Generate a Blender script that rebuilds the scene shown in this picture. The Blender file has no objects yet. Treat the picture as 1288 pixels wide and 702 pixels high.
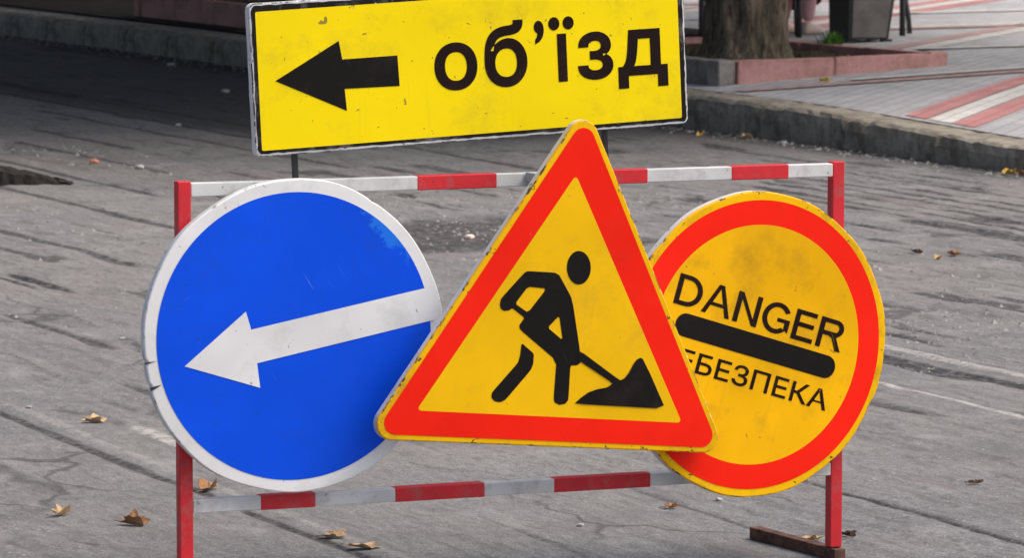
import bpy, bmesh, math, random
import numpy as np
from mathutils import Vector, Matrix
from mathutils.geometry import tessellate_polygon

random.seed(7)
S = bpy.context.scene
COL = S.collection
RAD = math.radians

# ------------------------------------------------------------------ camera
cam_d = bpy.data.cameras.new('camera')
cam = bpy.data.objects.new('camera', cam_d)
COL.objects.link(cam)
cam.location = (0, 0, 1.66)
cam.rotation_euler = (RAD(90 - 5.736), 0, 0)
cam_d.sensor_width = 36.0
cam_d.sensor_fit = 'HORIZONTAL'
cam_d.lens = 154.705
cam_d.clip_start = 0.1
cam_d.clip_end = 3000
cam_d.dof.use_dof = True
cam_d.dof.focus_distance = 9.8
cam_d.dof.aperture_fstop = 18
S.camera = cam

# ------------------------------------------------------------------ sky, sun, exposure
SUN_EL, SUN_AZ = 58.0, 100.0          # azimuth clockwise from +Y (north): light comes from the right
w = bpy.data.worlds.new('World')
S.world = w
w.use_nodes = True
nt = w.node_tree
nt.nodes.clear()
sky = nt.nodes.new('ShaderNodeTexSky')
sky.sky_type = 'NISHITA'
sky.sun_disc = False
sky.sun_elevation = RAD(SUN_EL)
sky.sun_rotation = RAD(SUN_AZ)
sky.air_density = 0.75
sky.dust_density = 4.5
sky.ozone_density = 0.2
bg = nt.nodes.new('ShaderNodeBackground')
bg.inputs['Strength'].default_value = 0.115
wo = nt.nodes.new('ShaderNodeOutputWorld')
nt.links.new(sky.outputs[0], bg.inputs[0])
nt.links.new(bg.outputs[0], wo.inputs[0])

sun_d = bpy.data.lights.new('sun', 'SUN')
sun_d.energy = 1.5
sun_d.angle = RAD(40)
sun_d.color = (1.0, 0.94, 0.84)
sun = bpy.data.objects.new('sun', sun_d)
COL.objects.link(sun)
sa, se = RAD(SUN_AZ), RAD(SUN_EL)
to_sun = Vector((math.sin(sa) * math.cos(se), math.cos(sa) * math.cos(se), math.sin(se)))
sun.rotation_euler = to_sun.to_track_quat('Z', 'Y').to_euler()
sun.location = (8, 4, 14)

vs = S.view_settings
vs.view_transform = 'Standard'
vs.look = 'None'
vs.exposure = 0.90
vs.gamma = 1.0
vs.use_curve_mapping = False

# ------------------------------------------------------------------ helpers
def link(o, parent=None):
    COL.objects.link(o)
    if parent is not None:
        o.parent = parent
    return o

def tag(o, label=None, cat=None, group=None, kind=None):
    if label: o['label'] = label
    if cat: o['category'] = cat
    if group: o['group'] = group
    if kind: o['kind'] = kind
    return o

def empty(name, loc=(0, 0, 0), rot=(0, 0, 0)):
    o = bpy.data.objects.new(name, None)
    o.empty_display_size = 0.1
    o.location = loc
    o.rotation_euler = rot
    return link(o)

def mesh_obj(name, verts, faces, mat, parent=None, smooth=False, loc=None, rot=None):
    me = bpy.data.meshes.new(name)
    me.from_pydata([tuple(v) for v in verts], [], [tuple(f) for f in faces])
    me.update()
    if mat: me.materials.append(mat)
    if smooth:
        me.polygons.foreach_set('use_smooth', [True] * len(me.polygons))
    o = bpy.data.objects.new(name, me)
    if loc is not None: o.location = loc
    if rot is not None: o.rotation_euler = rot
    return link(o, parent)

def bm_obj(name, bm, mat, parent=None, smooth=False, loc=None, rot=None):
    me = bpy.data.meshes.new(name)
    bmesh.ops.recalc_face_normals(bm, faces=bm.faces[:])
    bm.to_mesh(me); bm.free()
    if mat: me.materials.append(mat)
    if smooth:
        me.polygons.foreach_set('use_smooth', [True] * len(me.polygons))
    o = bpy.data.objects.new(name, me)
    if loc is not None: o.location = loc
    if rot is not None: o.rotation_euler = rot
    return link(o, parent)

def bm_box(bm, x0, x1, y0, y1, z0, z1, bevel=0.0, mtx=None):
    vs_ = [bm.verts.new((x, y, z)) for z in (z0, z1) for y in (y0, y1) for x in (x0, x1)]
    q = [(0, 2, 3, 1), (4, 5, 7, 6), (0, 1, 5, 4), (2, 6, 7, 3), (0, 4, 6, 2), (1, 3, 7, 5)]
    fs = [bm.faces.new([vs_[i] for i in f]) for f in q]
    if bevel > 0:
        es = list({e for f in fs for e in f.edges})
        r = bmesh.ops.bevel(bm, geom=es, offset=bevel, segments=2, affect='EDGES', profile=0.5)
        vs_ = list({v for f in r['faces'] for v in f.verts} | {v for v in vs_ if v.is_valid})
    if mtx is not None:
        bmesh.ops.transform(bm, matrix=mtx, verts=vs_)
    return vs_

def box(name, x0, x1, y0, y1, z0, z1, mat, parent=None, bevel=0.0, loc=None, rot=None):
    bm = bmesh.new()
    bm_box(bm, x0, x1, y0, y1, z0, z1, bevel)
    return bm_obj(name, bm, mat, parent, loc=loc, rot=rot)

def tube(name, pts, radii, mat, parent=None, seg=10, smooth=True):
    pts = [Vector(p) for p in pts]
    if not hasattr(radii, '__len__'): radii = [radii] * len(pts)
    V, Fc = [], []
    up = Vector((0.31, 0.17, 0.93)).normalized()
    for i, p in enumerate(pts):
        t = (pts[min(i + 1, len(pts) - 1)] - pts[max(i - 1, 0)]).normalized()
        a = t.cross(up)
        if a.length < 1e-3: a = t.cross(Vector((1, 0, 0)))
        a.normalize(); b = t.cross(a).normalized()
        for k in range(seg):
            th = 2 * math.pi * k / seg
            V.append(p + radii[i] * (math.cos(th) * a + math.sin(th) * b))
    for i in range(len(pts) - 1):
        for k in range(seg):
            k2 = (k + 1) % seg
            Fc.append((i * seg + k, i * seg + k2, (i + 1) * seg + k2, (i + 1) * seg + k))
    Fc.append(tuple(range(seg - 1, -1, -1)))
    Fc.append(tuple((len(pts) - 1) * seg + k for k in range(seg)))
    return mesh_obj(name, V, Fc, mat, parent, smooth)

# ---- numpy value noise
_tables = {}
def vnoise(u, v, seed):
    if seed not in _tables: _tables[seed] = np.random.RandomState(seed).rand(256, 256).astype(np.float32)
    T = _tables[seed]
    ui = np.floor(u).astype(np.int64); vi = np.floor(v).astype(np.int64)
    fu = (u - ui); fv = (v - vi)
    fu = fu * fu * (3 - 2 * fu); fv = fv * fv * (3 - 2 * fv)
    a = T[ui & 255, vi & 255]; b = T[(ui + 1) & 255, vi & 255]
    c = T[ui & 255, (vi + 1) & 255]; d = T[(ui + 1) & 255, (vi + 1) & 255]
    return (a * (1 - fu) + b * fu) * (1 - fv) + (c * (1 - fu) + d * fu) * fv

def sstep(a, b, x):
    t = np.clip((x - a) / (b - a), 0, 1)
    return t * t * (3 - 2 * t)

# ------------------------------------------------------------------ materials
class N:
    """small node builder"""
    def __init__(self, name):
        self.m = bpy.data.materials.new(name)
        self.m.use_nodes = True
        self.t = self.m.node_tree
        self.t.nodes.clear()
        self.out = self.t.nodes.new('ShaderNodeOutputMaterial')
        self.b = self.t.nodes.new('ShaderNodeBsdfPrincipled')
        self.t.links.new(self.b.outputs[0], self.out.inputs[0])
        self.tc = self.t.nodes.new('ShaderNodeTexCoord')
        self.co = self.tc.outputs['Object']
    def L(self, a, b): self.t.links.new(a, b)
    def setv(self, inp, v):
        if hasattr(v, 'links') or hasattr(v, 'is_output'): self.L(v, inp)
        else: inp.default_value = v
    def mapping(self, scale=(1, 1, 1), rot=(0, 0, 0), loc=(0, 0, 0), co=None):
        n = self.t.nodes.new('ShaderNodeMapping')
        n.inputs['Scale'].default_value = scale
        n.inputs['Rotation'].default_value = rot
        n.inputs['Location'].default_value = loc
        self.L(co or self.co, n.inputs['Vector'])
        return n.outputs[0]
    def noise(self, scale, detail=4, rough=0.55, co=None, dist=0.0):
        n = self.t.nodes.new('ShaderNodeTexNoise')
        n.inputs['Scale'].default_value = scale
        n.inputs['Detail'].default_value = detail
        n.inputs['Roughness'].default_value = rough
        n.inputs['Distortion'].default_value = dist
        self.L(co or self.co, n.inputs['Vector'])
        return n.outputs['Fac']
    def voronoi(self, scale, feature='F1', co=None, rnd=1.0):
        n = self.t.nodes.new('ShaderNodeTexVoronoi')
        n.feature = feature
        n.inputs['Scale'].default_value = scale
        n.inputs['Randomness'].default_value = rnd
        self.L(co or self.co, n.inputs['Vector'])
        return n
    def ramp(self, fac, p0, p1, c0=(0, 0, 0, 1), c1=(1, 1, 1, 1)):
        n = self.t.nodes.new('ShaderNodeValToRGB')
        n.color_ramp.elements[0].position = p0; n.color_ramp.elements[1].position = p1
        n.color_ramp.elements[0].color = c0; n.color_ramp.elements[1].color = c1
        self.L(fac, n.inputs[0])
        return n.outputs[0]
    def mix(self, fac, a, b, mode='MIX'):
        n = self.t.nodes.new('ShaderNodeMix')
        n.data_type = 'RGBA'; n.blend_type = mode
        self.setv(n.inputs[0], fac)
        for inp, v in ((n.inputs[6], a), (n.inputs[7], b)):
            if isinstance(v, tuple): inp.default_value = v if len(v) == 4 else (*v, 1)
            else: self.L(v, inp)
        return n.outputs[2]
    def math(self, op, a, b=0.0, clamp=False):
        n = self.t.nodes.new('ShaderNodeMath')
        n.operation = op; n.use_clamp = clamp
        self.setv(n.inputs[0], a); self.setv(n.inputs[1], b)
        return n.outputs[0]
    def bump(self, h, strength=0.3, dist=0.01, prev=None):
        n = self.t.nodes.new('ShaderNodeBump')
        n.inputs['Strength'].default_value = strength
        n.inputs['Distance'].default_value = dist
        self.L(h, n.inputs['Height'])
        if prev is not None: self.L(prev, n.inputs['Normal'])
        return n.outputs[0]
    def attr(self, name):
        n = self.t.nodes.new('ShaderNodeAttribute')
        n.attribute_name = name
        return n.outputs['Fac']
    def objrand(self):
        n = self.t.nodes.new('ShaderNodeObjectInfo')
        return n.outputs['Random']
    def dist_to(self, p):
        n = self.t.nodes.new('ShaderNodeVectorMath'); n.operation = 'DISTANCE'
        self.L(self.co, n.inputs[0]); n.inputs[1].default_value = p
        return n.outputs['Value']
    def done(self, color=None, rough=0.6, normal=None, spec=0.4, metal=0.0):
        if color is not None:
            if isinstance(color, tuple): self.b.inputs['Base Color'].default_value = (*color[:3], 1)
            else: self.L(color, self.b.inputs['Base Color'])
        self.setv(self.b.inputs['Roughness'], rough)
        self.b.inputs['Specular IOR Level'].default_value = spec
        self.b.inputs['Metallic'].default_value = metal
        if normal is not None: self.L(normal, self.b.inputs['Normal'])
        return self.m

def sign_paint(name, col, dirt=(0.10, 0.075, 0.05), speck=0.5, scratch=0.6, grime=0.35, rough=0.42,
               scuff=None, tint=0.12, off=0.0, st_=0.70, scratch_col=(0.75, 0.75, 0.72)):
    n = N(name)
    co = n.mapping(loc=(off, off * 1.7, off * 0.6))
    # slow tone change of the aged sheeting
    big = n.noise(3.2, 3, 0.6, co)
    dark = tuple(c * (1 - tint) for c in col)
    lite = tuple(min(1, c * (1 + tint * 0.55)) for c in col)
    c = n.mix(n.ramp(big, 0.32, 0.7), dark, lite)
    # film of grime in cloudy patches
    g = n.math('MULTIPLY', n.ramp(n.noise(7.5, 7, 0.68, co), 0.52, 0.78), grime)
    c = n.mix(g, c, dirt)
    # drip-like streaks
    st = n.noise(1.0, 5, 0.6, n.mapping(scale=(70, 70, 5), loc=(off, 0, off)))
    c = n.mix(n.math('MULTIPLY', n.ramp(st, 0.6, 0.78), grime * 0.35), c, dirt)
    # specks and chips
    sp = n.noise(46, 3, 0.6, co, 0.3)
    c = n.mix(n.math('MULTIPLY', n.ramp(sp, st_, st_ + 0.03), speck), c, dirt)
    # scratches, two directions, broken up by a patch mask
    patch = n.ramp(n.noise(5.0, 2, 0.5, n.mapping(loc=(off + 3, 1, 2))), 0.52, 0.62)
    for rot, sc in ((RAD(32), (9, 9, 210)), (RAD(-58), (7, 7, 260))):
        s = n.noise(1.0, 3, 0.5, n.mapping(scale=sc, co=n.mapping(rot=(0, rot, 0), loc=(off, 0, 0))))
        f = n.math('MULTIPLY', n.math('MULTIPLY', n.ramp(s, 0.70, 0.73), patch), scratch)
        c = n.mix(f, c, scratch_col)
    if scuff:
        (px, pz, r, sc_col) = scuff
        cs2 = n.mapping(scale=(0.42, 1, 1), co=n.mapping(rot=(0, RAD(-47), 0), loc=(0, 0, 0), co=n.mapping(loc=(-px, 0, -pz))))
        ln = n.t.nodes.new('ShaderNodeVectorMath'); ln.operation = 'LENGTH'; n.L(cs2, ln.inputs[0])
        dd = n.math('ADD', ln.outputs['Value'], n.math('MULTIPLY', n.math('SUBTRACT', n.noise(30, 6, 0.75), 0.5), 0.10))
        f = n.ramp(dd, r * 0.75, r, (1, 1, 1, 1), (0, 0, 0, 1))
        c = n.mix(n.math('MULTIPLY', f, 0.75), c, sc_col)
    r = n.math('ADD', n.math('MULTIPLY', n.noise(9, 4, 0.6, co), 0.25), rough - 0.12)
    b = n.bump(n.noise(4.0, 2, 0.5, co), 0.12, 0.02)
    b = n.bump(n.noise(90, 2, 0.5, co), 0.05, 0.001, b)
    return n.done(c, r, b, 0.12)

M = {}
M['yellow_plate'] = sign_paint('yellow_plate', (0.95, 0.72, 0.002), speck=0.75, grime=0.3, off=2.0, tint=0.06, scratch=0.75, scratch_col=(0.25, 0.16, 0.03), st_=0.688)
M['yellow_tri'] = sign_paint('yellow_tri', (0.87, 0.50, 0.003), speck=0.25, grime=0.22, off=5.0, scratch=0.08)
M['yellow_tri_edge'] = sign_paint('yellow_tri_edge', (0.86, 0.48, 0.002), speck=0.9, st_=0.645, grime=0.8, off=6.0, scratch=0.2, dirt=(0.06, 0.045, 0.03))
M['yellow_disc'] = sign_paint('yellow_disc', (0.88, 0.46, 0.002), speck=0.5, grime=0.45, off=9.3, scratch=0.1, tint=0.16, dirt=(0.14, 0.08, 0.02))
M['yellow_disc_edge'] = sign_paint('yellow_disc_edge', (0.86, 0.48, 0.002), speck=0.9, st_=0.645, grime=0.75, off=10.0, scratch=0.15, dirt=(0.06, 0.045, 0.03))
M['red_sheet'] = sign_paint('red_sheet', (0.90, 0.017, 0.005), speck=0.2, grime=0.12, off=12.0, scratch=0.35, scratch_col=(0.85, 0.35, 0.28))
M['blue_sheet'] = sign_paint('blue_sheet', (0.003, 0.080, 0.76), speck=0.4, st_=0.67, grime=0.3, off=15.0, scratch=0.6, dirt=(0.02, 0.06, 0.26),
                             scuff=(0.225, 0.232, 0.034, (0.02, 0.20, 0.78)), scratch_col=(0.25, 0.38, 0.8))
M['white_sheet'] = sign_paint('white_sheet', (0.76, 0.76, 0.75), speck=0.7, st_=0.685, grime=0.3, off=18.0, scratch=0.25, scratch_col=(0.35, 0.34, 0.32), dirt=(0.22, 0.20, 0.17))
M['black_sheet'] = sign_paint('black_sheet', (0.010, 0.008, 0.008), speck=0.15, grime=0.35, off=21.0, scratch=0.22, dirt=(0.07, 0.05, 0.04), scratch_col=(0.4, 0.4, 0.38))
M['black_print'] = sign_paint('black_print', (0.014, 0.006, 0.005), speck=0.5, grime=0.25, off=25.0, scratch=0.25, dirt=(0.09, 0.05, 0.03), scratch_col=(0.75, 0.55, 0.05))
M['black_border'] = sign_paint('black_border', (0.015, 0.012, 0.011), speck=0.95, grime=0.5, off=28.0, scratch=0.8, dirt=(0.5, 0.48, 0.44))
M['flange'] = sign_paint('flange', (0.62, 0.63, 0.63), speck=0.9, st_=0.64, grime=0.7, off=31.0, scratch=0.3, dirt=(0.16, 0.13, 0.10), scratch_col=(0.2, 0.19, 0.18))

def worn_edge(name, col, dark, amount):
    n = N(name)
    f = n.noise(26, 6, 0.75)
    c = n.mix(n.ramp(f, 0.60 - amount, 0.66 - amount), col, dark)
    c = n.mix(n.ramp(n.noise(60, 3, 0.6, n.mapping(loc=(3, 3, 3))), 0.62, 0.66), c, (0.55, 0.54, 0.52))
    return n.done(c, 0.6, n.bump(f, 0.4, 0.004), 0.2)
M['edge_yellow'] = worn_edge('edge_yellow', (0.80, 0.42, 0.01), (0.07, 0.05, 0.035), 0.08)
M['edge_white'] = worn_edge('edge_white', (0.74, 0.74, 0.73), (0.25, 0.23, 0.20), 0.02)
M['edge_black'] = worn_edge('edge_black', (0.60, 0.60, 0.58), (0.03, 0.026, 0.024), 0.13)
def frame_paint(name, col, chip):
    n = N(name)
    big = n.noise(6, 4, 0.6)
    c = n.mix(n.ramp(big, 0.3, 0.7), tuple(x * 0.80 for x in col), tuple(min(1, x * 1.08) for x in col))
    c = n.mix(n.math('MULTIPLY', n.ramp(n.noise(14, 6, 0.72), 0.50, 0.70), 0.45), c, (0.20, 0.165, 0.15))
    c = n.mix(n.math('MULTIPLY', n.ramp(n.noise(60, 3, 0.6), 0.66, 0.70), 0.8), c, chip)
    b = n.bump(n.noise(120, 3, 0.6), 0.15, 0.002)
    return n.done(c, 0.5, b, 0.35)
M['frame_red'] = frame_paint('frame_red', (0.60, 0.022, 0.030), (0.20, 0.04, 0.03))
M['frame_white'] = frame_paint('frame_white', (0.62, 0.62, 0.61), (0.25, 0.22, 0.19))
n = N('rusty_steel')
c = n.mix(n.ramp(n.noise(30, 5, 0.7), 0.35, 0.7), (0.045, 0.022, 0.016), (0.16, 0.075, 0.05))
M['rusty'] = n.done(c, 0.8, n.bump(n.noise(90, 3), 0.3, 0.003), 0.3)
n = N('dark_steel')
M['dark_steel'] = n.done(n.mix(n.noise(25, 4), (0.018, 0.018, 0.022), (0.05, 0.045, 0.045)), 0.5, None, 0.4)
n = N('galvanised')
M['galv'] = n.done(n.mix(n.noise(35, 4), (0.28, 0.28, 0.28), (0.45, 0.45, 0.45)), 0.5, None, 0.4, 0.6)

# asphalt: colour in road coordinates (x along the street)
def asphalt(name, attrs=True):
    n = N(name)
    agg = n.noise(150, 3, 0.7)
    c = n.mix(n.ramp(agg, 0.34, 0.68), (0.118, 0.118, 0.121), (0.345, 0.343, 0.348))
    mid = n.noise(34, 6, 0.75)
    c = n.mix(n.math('MULTIPLY', n.ramp(mid, 0.34, 0.60, (1, 1, 1, 1), (0, 0, 0, 1)), 0.6), c, (0.105, 0.10, 0.10))
    big = n.noise(0.55, 5, 0.6)
    c = n.mix(n.math('MULTIPLY', n.ramp(big, 0.4, 0.66), 0.45), c, (0.285, 0.258, 0.228))
    # planed streaks along the street
    st = n.noise(1.0, 7, 0.66, n.mapping(scale=(2.6, 12, 1)))
    c = n.mix(n.math('MULTIPLY', n.ramp(st, 0.34, 0.47, (1, 1, 1, 1), (0, 0, 0, 1)), 0.48), c, (0.085, 0.08, 0.08))
    st2 = n.noise(1.0, 6, 0.68, n.mapping(scale=(5.5, 28, 1), loc=(3, 5, 0)))
    c = n.mix(n.math('MULTIPLY', n.ramp(st2, 0.54, 0.70), 0.38), c, (0.37, 0.365, 0.36))
    st3 = n.noise(1.0, 4, 0.6, n.mapping(scale=(13, 42, 1), loc=(1, 9, 0)))
    c = n.mix(n.math('MULTIPLY', n.ramp(st3, 0.34, 0.46, (1, 1, 1, 1), (0, 0, 0, 1)), 0.45), c, (0.09, 0.086, 0.086))
    # uneven wear in hand-sized patches
    pw = n.noise(2.6, 6, 0.68, n.mapping(loc=(5, 3, 0)), 0.6)
    c = n.mix(n.math('MULTIPLY', n.ramp(pw, 0.33, 0.48, (1, 1, 1, 1), (0, 0, 0, 1)), 0.42), c, (0.115, 0.113, 0.115))
    c = n.mix(n.math('MULTIPLY', n.ramp(pw, 0.55, 0.70), 0.35), c, (0.39, 0.385, 0.38))
    # hairline cracks
    warp = n.t.nodes.new('ShaderNodeVectorMath'); warp.operation = 'MULTIPLY_ADD'
    nz = n.t.nodes.new('ShaderNodeTexNoise'); nz.inputs['Scale'].default_value = 4.0; nz.inputs['Detail'].default_value = 5
    n.L(n.co, nz.inputs['Vector']); n.L(nz.outputs['Color'], warp.inputs[0]); warp.inputs[1].default_value = (0.45, 0.3, 0); n.L(n.co, warp.inputs[2])
    ck = n.voronoi(1.0, 'DISTANCE_TO_EDGE', n.mapping(scale=(0.7, 1.7, 1), co=warp.outputs[0]))
    cf = n.math('MULTIPLY', n.ramp(ck.outputs['Distance'], 0.006, 0.018, (1, 1, 1, 1), (0, 0, 0, 1)), n.ramp(n.noise(0.8, 3, 0.5, n.mapping(loc=(9, 9, 0))), 0.47, 0.56))
    c = n.mix(n.math('MULTIPLY', cf, 0.55), c, (0.04, 0.038, 0.038))
    # light stone chips and dust specks
    v = n.voronoi(36)
    chip = n.ramp(v.outputs['Distance'], 0.12, 0.22, (1, 1, 1, 1), (0, 0, 0, 1))
    sel = n.ramp(n.noise(9, 3, 0.6, n.mapping(loc=(7, 2, 0))), 0.54, 0.62)
    if attrs: sel = n.math('MULTIPLY', sel, n.math('ADD', n.math('MULTIPLY', n.attr('coarse'), 0.8), 0.2))
    c = n.mix(n.math('MULTIPLY', n.math('MULTIPLY', chip, sel), 0.8), c, (0.55, 0.53, 0.49))
    pit = n.ramp(n.voronoi(27, co=n.mapping(loc=(2, 7, 1))).outputs['Distance'], 0.10, 0.2, (1, 1, 1, 1), (0, 0, 0, 1))
    sel2 = n.ramp(n.noise(6, 3, 0.6, n.mapping(loc=(17, 4, 0))), 0.52, 0.62)
    if attrs: sel2 = n.math('MULTIPLY', sel2, n.math('ADD', n.math('MULTIPLY', n.attr('coarse'), 0.8), 0.2))
    c = n.mix(n.math('MULTIPLY', n.math('MULTIPLY', pit, sel2), 0.8), c, (0.05, 0.047, 0.047))
    # faint reddish brown bitumen stain
    c = n.mix(n.math('MULTIPLY', n.ramp(n.noise(1.0, 4, 0.6, n.mapping(scale=(0.5, 3, 1), loc=(4, 1, 3))), 0.58, 0.72), 0.35), c, (0.16, 0.115, 0.105))
    if attrs:
        wear = n.noise(30, 5, 0.7)
        dk = n.math('MULTIPLY', n.attr('tar'), n.ramp(wear, 0.28, 0.55), True)
        c = n.mix(dk, c, (0.034, 0.031, 0.034))
        c = n.mix(n.math('MULTIPLY', n.attr('dust'), n.ramp(wear, 0.35, 0.6), True), c, (0.50, 0.48, 0.45))
        c = n.mix(n.math('MULTIPLY', n.attr('painted_shade'), 0.85), c, n.mix(agg, (0.014, 0.013, 0.012), (0.036, 0.033, 0.031)))  # darkens the asphalt colour to imitate tree shade
    b = n.bump(n.noise(110, 5, 0.78), 0.75, 0.010)
    b = n.bump(mid, 0.4, 0.012, b)
    return n.done(c, 0.9, b, 0.2)
M['asphalt'] = asphalt('asphalt')
M['asphalt_plain'] = asphalt('asphalt_plain', False)

def paving(name, c0, c1, sx=0.2, sy=0.1):
    n = N(name)
    bk = n.t.nodes.new('ShaderNodeTexBrick')
    bk.inputs['Scale'].default_value = 1.0
    bk.inputs['Brick Width'].default_value = sx
    bk.inputs['Row Height'].default_value = sy
    bk.inputs['Mortar Size'].default_value = 0.004
    bk.inputs['Color1'].default_value = (*c0, 1)
    bk.inputs['Color2'].default_value = (*c1, 1)
    bk.inputs['Mortar'].default_value = (c0[0] * 0.45, c0[1] * 0.43, c0[2] * 0.4, 1)
    n.L(n.mapping(rot=(0, 0, RAD(45))), bk.inputs['Vector'])
    c = bk.outputs['Color']
    c = n.mix(n.math('MULTIPLY', n.ramp(n.noise(1.3, 6, 0.65), 0.42, 0.7), 0.45), c, tuple(x * 0.6 for x in c0))
    c = n.mix(n.math('MULTIPLY', n.ramp(n.noise(16, 5, 0.7), 0.5, 0.72), 0.4), c, (0.20, 0.19, 0.18))
    b = n.bump(n.math('SUBTRACT', 1.0, bk.outputs['Fac']), 0.5, 0.006)
    return n.done(c, 0.8, b, 0.3)
M['pave_grey'] = paving('pave_grey', (0.36, 0.357, 0.368), (0.44, 0.435, 0.446))
M['pave_red'] = paving('pave_red', (0.43, 0.185, 0.18), (0.48, 0.235, 0.225))
M['pave_pink'] = paving('pave_pink', (0.42, 0.27, 0.25), (0.47, 0.32, 0.30))
M['pave_white'] = paving('pave_white', (0.52, 0.505, 0.48), (0.60, 0.585, 0.56))

def stone(name, c0, c1, stain, seedoff=0.0):
    n = N(name)
    rnd = n.objrand()
    co = n.mapping()
    c = n.mix(n.noise(9, 7, 0.68), c0, c1)
    c = n.mix(n.math('MULTIPLY', n.ramp(n.noise(5.5, 7, 0.72), 0.42, 0.62), 0.75), c, stain)
    c = n.mix(n.math('MULTIPLY', n.ramp(n.noise(110, 2), 0.58, 0.7), 0.5), c, tuple(x * 0.45 for x in c0))
    tone = n.math('ADD', n.math('MULTIPLY', rnd, 0.3), 0.82)
    c = n.mix(1.0, c, tone, 'MULTIPLY') if False else c
    b = n.bump(n.noise(40, 5, 0.7), 0.5, 0.008)
    return n.done(c, 0.85, b, 0.25)
M['kerb'] = stone('kerb_stone', (0.20, 0.18, 0.145), (0.40, 0.37, 0.31), (0.085, 0.068, 0.048))
M['pink_stone'] = stone('pink_stone', (0.43, 0.215, 0.19), (0.56, 0.31, 0.28), (0.28, 0.15, 0.12))
M['grey_stone'] = stone('grey_stone', (0.21, 0.19, 0.17), (0.31, 0.285, 0.26), (0.12, 0.10, 0.085))
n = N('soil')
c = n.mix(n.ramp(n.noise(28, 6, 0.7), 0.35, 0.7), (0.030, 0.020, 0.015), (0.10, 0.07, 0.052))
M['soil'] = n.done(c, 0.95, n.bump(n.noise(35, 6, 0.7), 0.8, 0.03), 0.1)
n = N('bark')
co = n.mapping(scale=(1, 1, 0.22))
r1 = n.noise(30, 6, 0.72, co, 0.4)
c = n.mix(n.ramp(r1, 0.36, 0.66), (0.045, 0.034, 0.024), (0.26, 0.21, 0.155))
c = n.mix(n.math('MULTIPLY', n.ramp(n.noise(5, 5, 0.7), 0.5, 0.7), 0.45), c, (0.10, 0.10, 0.045))
M['bark'] = n.done(c, 0.95, n.bump(r1, 0.9, 0.03), 0.1)

def leafmat(name, c0, c1, trans=0.25, scale=3.0):
    n = N(name)
    c = n.mix(n.noise(scale, 3), c0, c1)
    n.b.inputs['Transmission Weight'].default_value = 0.0
    m = n.done(c, 0.6, None, 0.3)
    if trans > 0:
        tr = n.t.nodes.new('ShaderNodeBsdfTranslucent')
        n.L(c, tr.inputs['Color'])
        mx = n.t.nodes.new('ShaderNodeMixShader')
        mx.inputs[0].default_value = trans
        n.L(n.b.outputs[0], mx.inputs[1]); n.L(tr.outputs[0], mx.inputs[2])
        n.L(mx.outputs[0], n.out.inputs[0])
    return m
M['foliage'] = leafmat('foliage', (0.035, 0.065, 0.012), (0.085, 0.115, 0.025), 0.2, 1.2)
M['grass'] = leafmat('grass', (0.05, 0.14, 0.02), (0.11, 0.26, 0.04), 0.2, 9)
M['weeds'] = leafmat('weeds', (0.035, 0.045, 0.015), (0.085, 0.09, 0.035), 0.2, 9)

def dry_leaf(name, c0, c1):
    n = N(name)
    c = n.mix(n.ramp(n.noise(38, 4, 0.6), 0.3, 0.7), c0, c1)
    return n.done(c, 0.75, n.bump(n.noise(80, 3), 0.3, 0.003), 0.25)
M['leaf_tan'] = dry_leaf('leaf_tan', (0.30, 0.18, 0.08), (0.60, 0.44, 0.26))
M['leaf_brown'] = dry_leaf('leaf_brown', (0.16, 0.07, 0.03), (0.46, 0.26, 0.12))
M['leaf_dark'] = dry_leaf('leaf_dark', (0.04, 0.024, 0.016), (0.12, 0.065, 0.04))
M['leaf_yellow'] = dry_leaf('leaf_yellow', (0.45, 0.27, 0.04), (0.6, 0.42, 0.1))
n = N('pale_stone'); M['pale_stone'] = n.done(n.mix(n.noise(60, 4), (0.22, 0.21, 0.195), (0.46, 0.44, 0.41)), 0.85)
n = N('tan_stone'); M['tan_stone'] = n.done(n.mix(n.noise(60, 4), (0.62, 0.46, 0.33), (0.80, 0.70, 0.60)), 0.8)
n = N('brick_bit'); M['brick_bit'] = n.done(n.mix(n.noise(60, 4), (0.36, 0.12, 0.07), (0.5, 0.24, 0.14)), 0.85)
n = N('tar'); M['tar'] = n.done(n.mix(n.ramp(n.noise(35, 6, 0.7), 0.4, 0.7), (0.012, 0.010, 0.010), (0.045, 0.038, 0.032)), 0.85, n.bump(n.noise(60, 5, 0.7), 0.9, 0.015), 0.25)
n = N('grit'); M['grit'] = n.done(n.mix(n.noise(6, 4), (0.10, 0.095, 0.09), (0.42, 0.40, 0.37)), 0.9)

# ------------------------------------------------------------------ street coordinates
# u runs along the kerb, v across it (v > 0 is the carriageway)
K = Vector((2.55, 21.8, 0))
ANG = math.atan2(0.9152, -0.4031)
du_ = Vector((math.cos(ANG), math.sin(ANG), 0))
dv_ = Vector((-math.sin(ANG), math.cos(ANG), 0))
def street(u, v, z=0.0):
    p = K + du_ * u + dv_ * v
    return Vector((p.x, p.y, z))
def to_uv(x, y):
    r = Vector((x, y, 0)) - K
    return r.dot(du_), r.dot(dv_)
SROT = (0, 0, ANG)

def kerb_h(u):
    return 0.125 + 0.065 * float(sstep(-0.5, 3.2, np.float64(u)))
def walk_z(u, v):
    d = max(0.0, -v - 0.27)
    return kerb_h(u) + 0.04 * min(d, 2.5) + 0.008 * max(0.0, d - 2.5)

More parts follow.
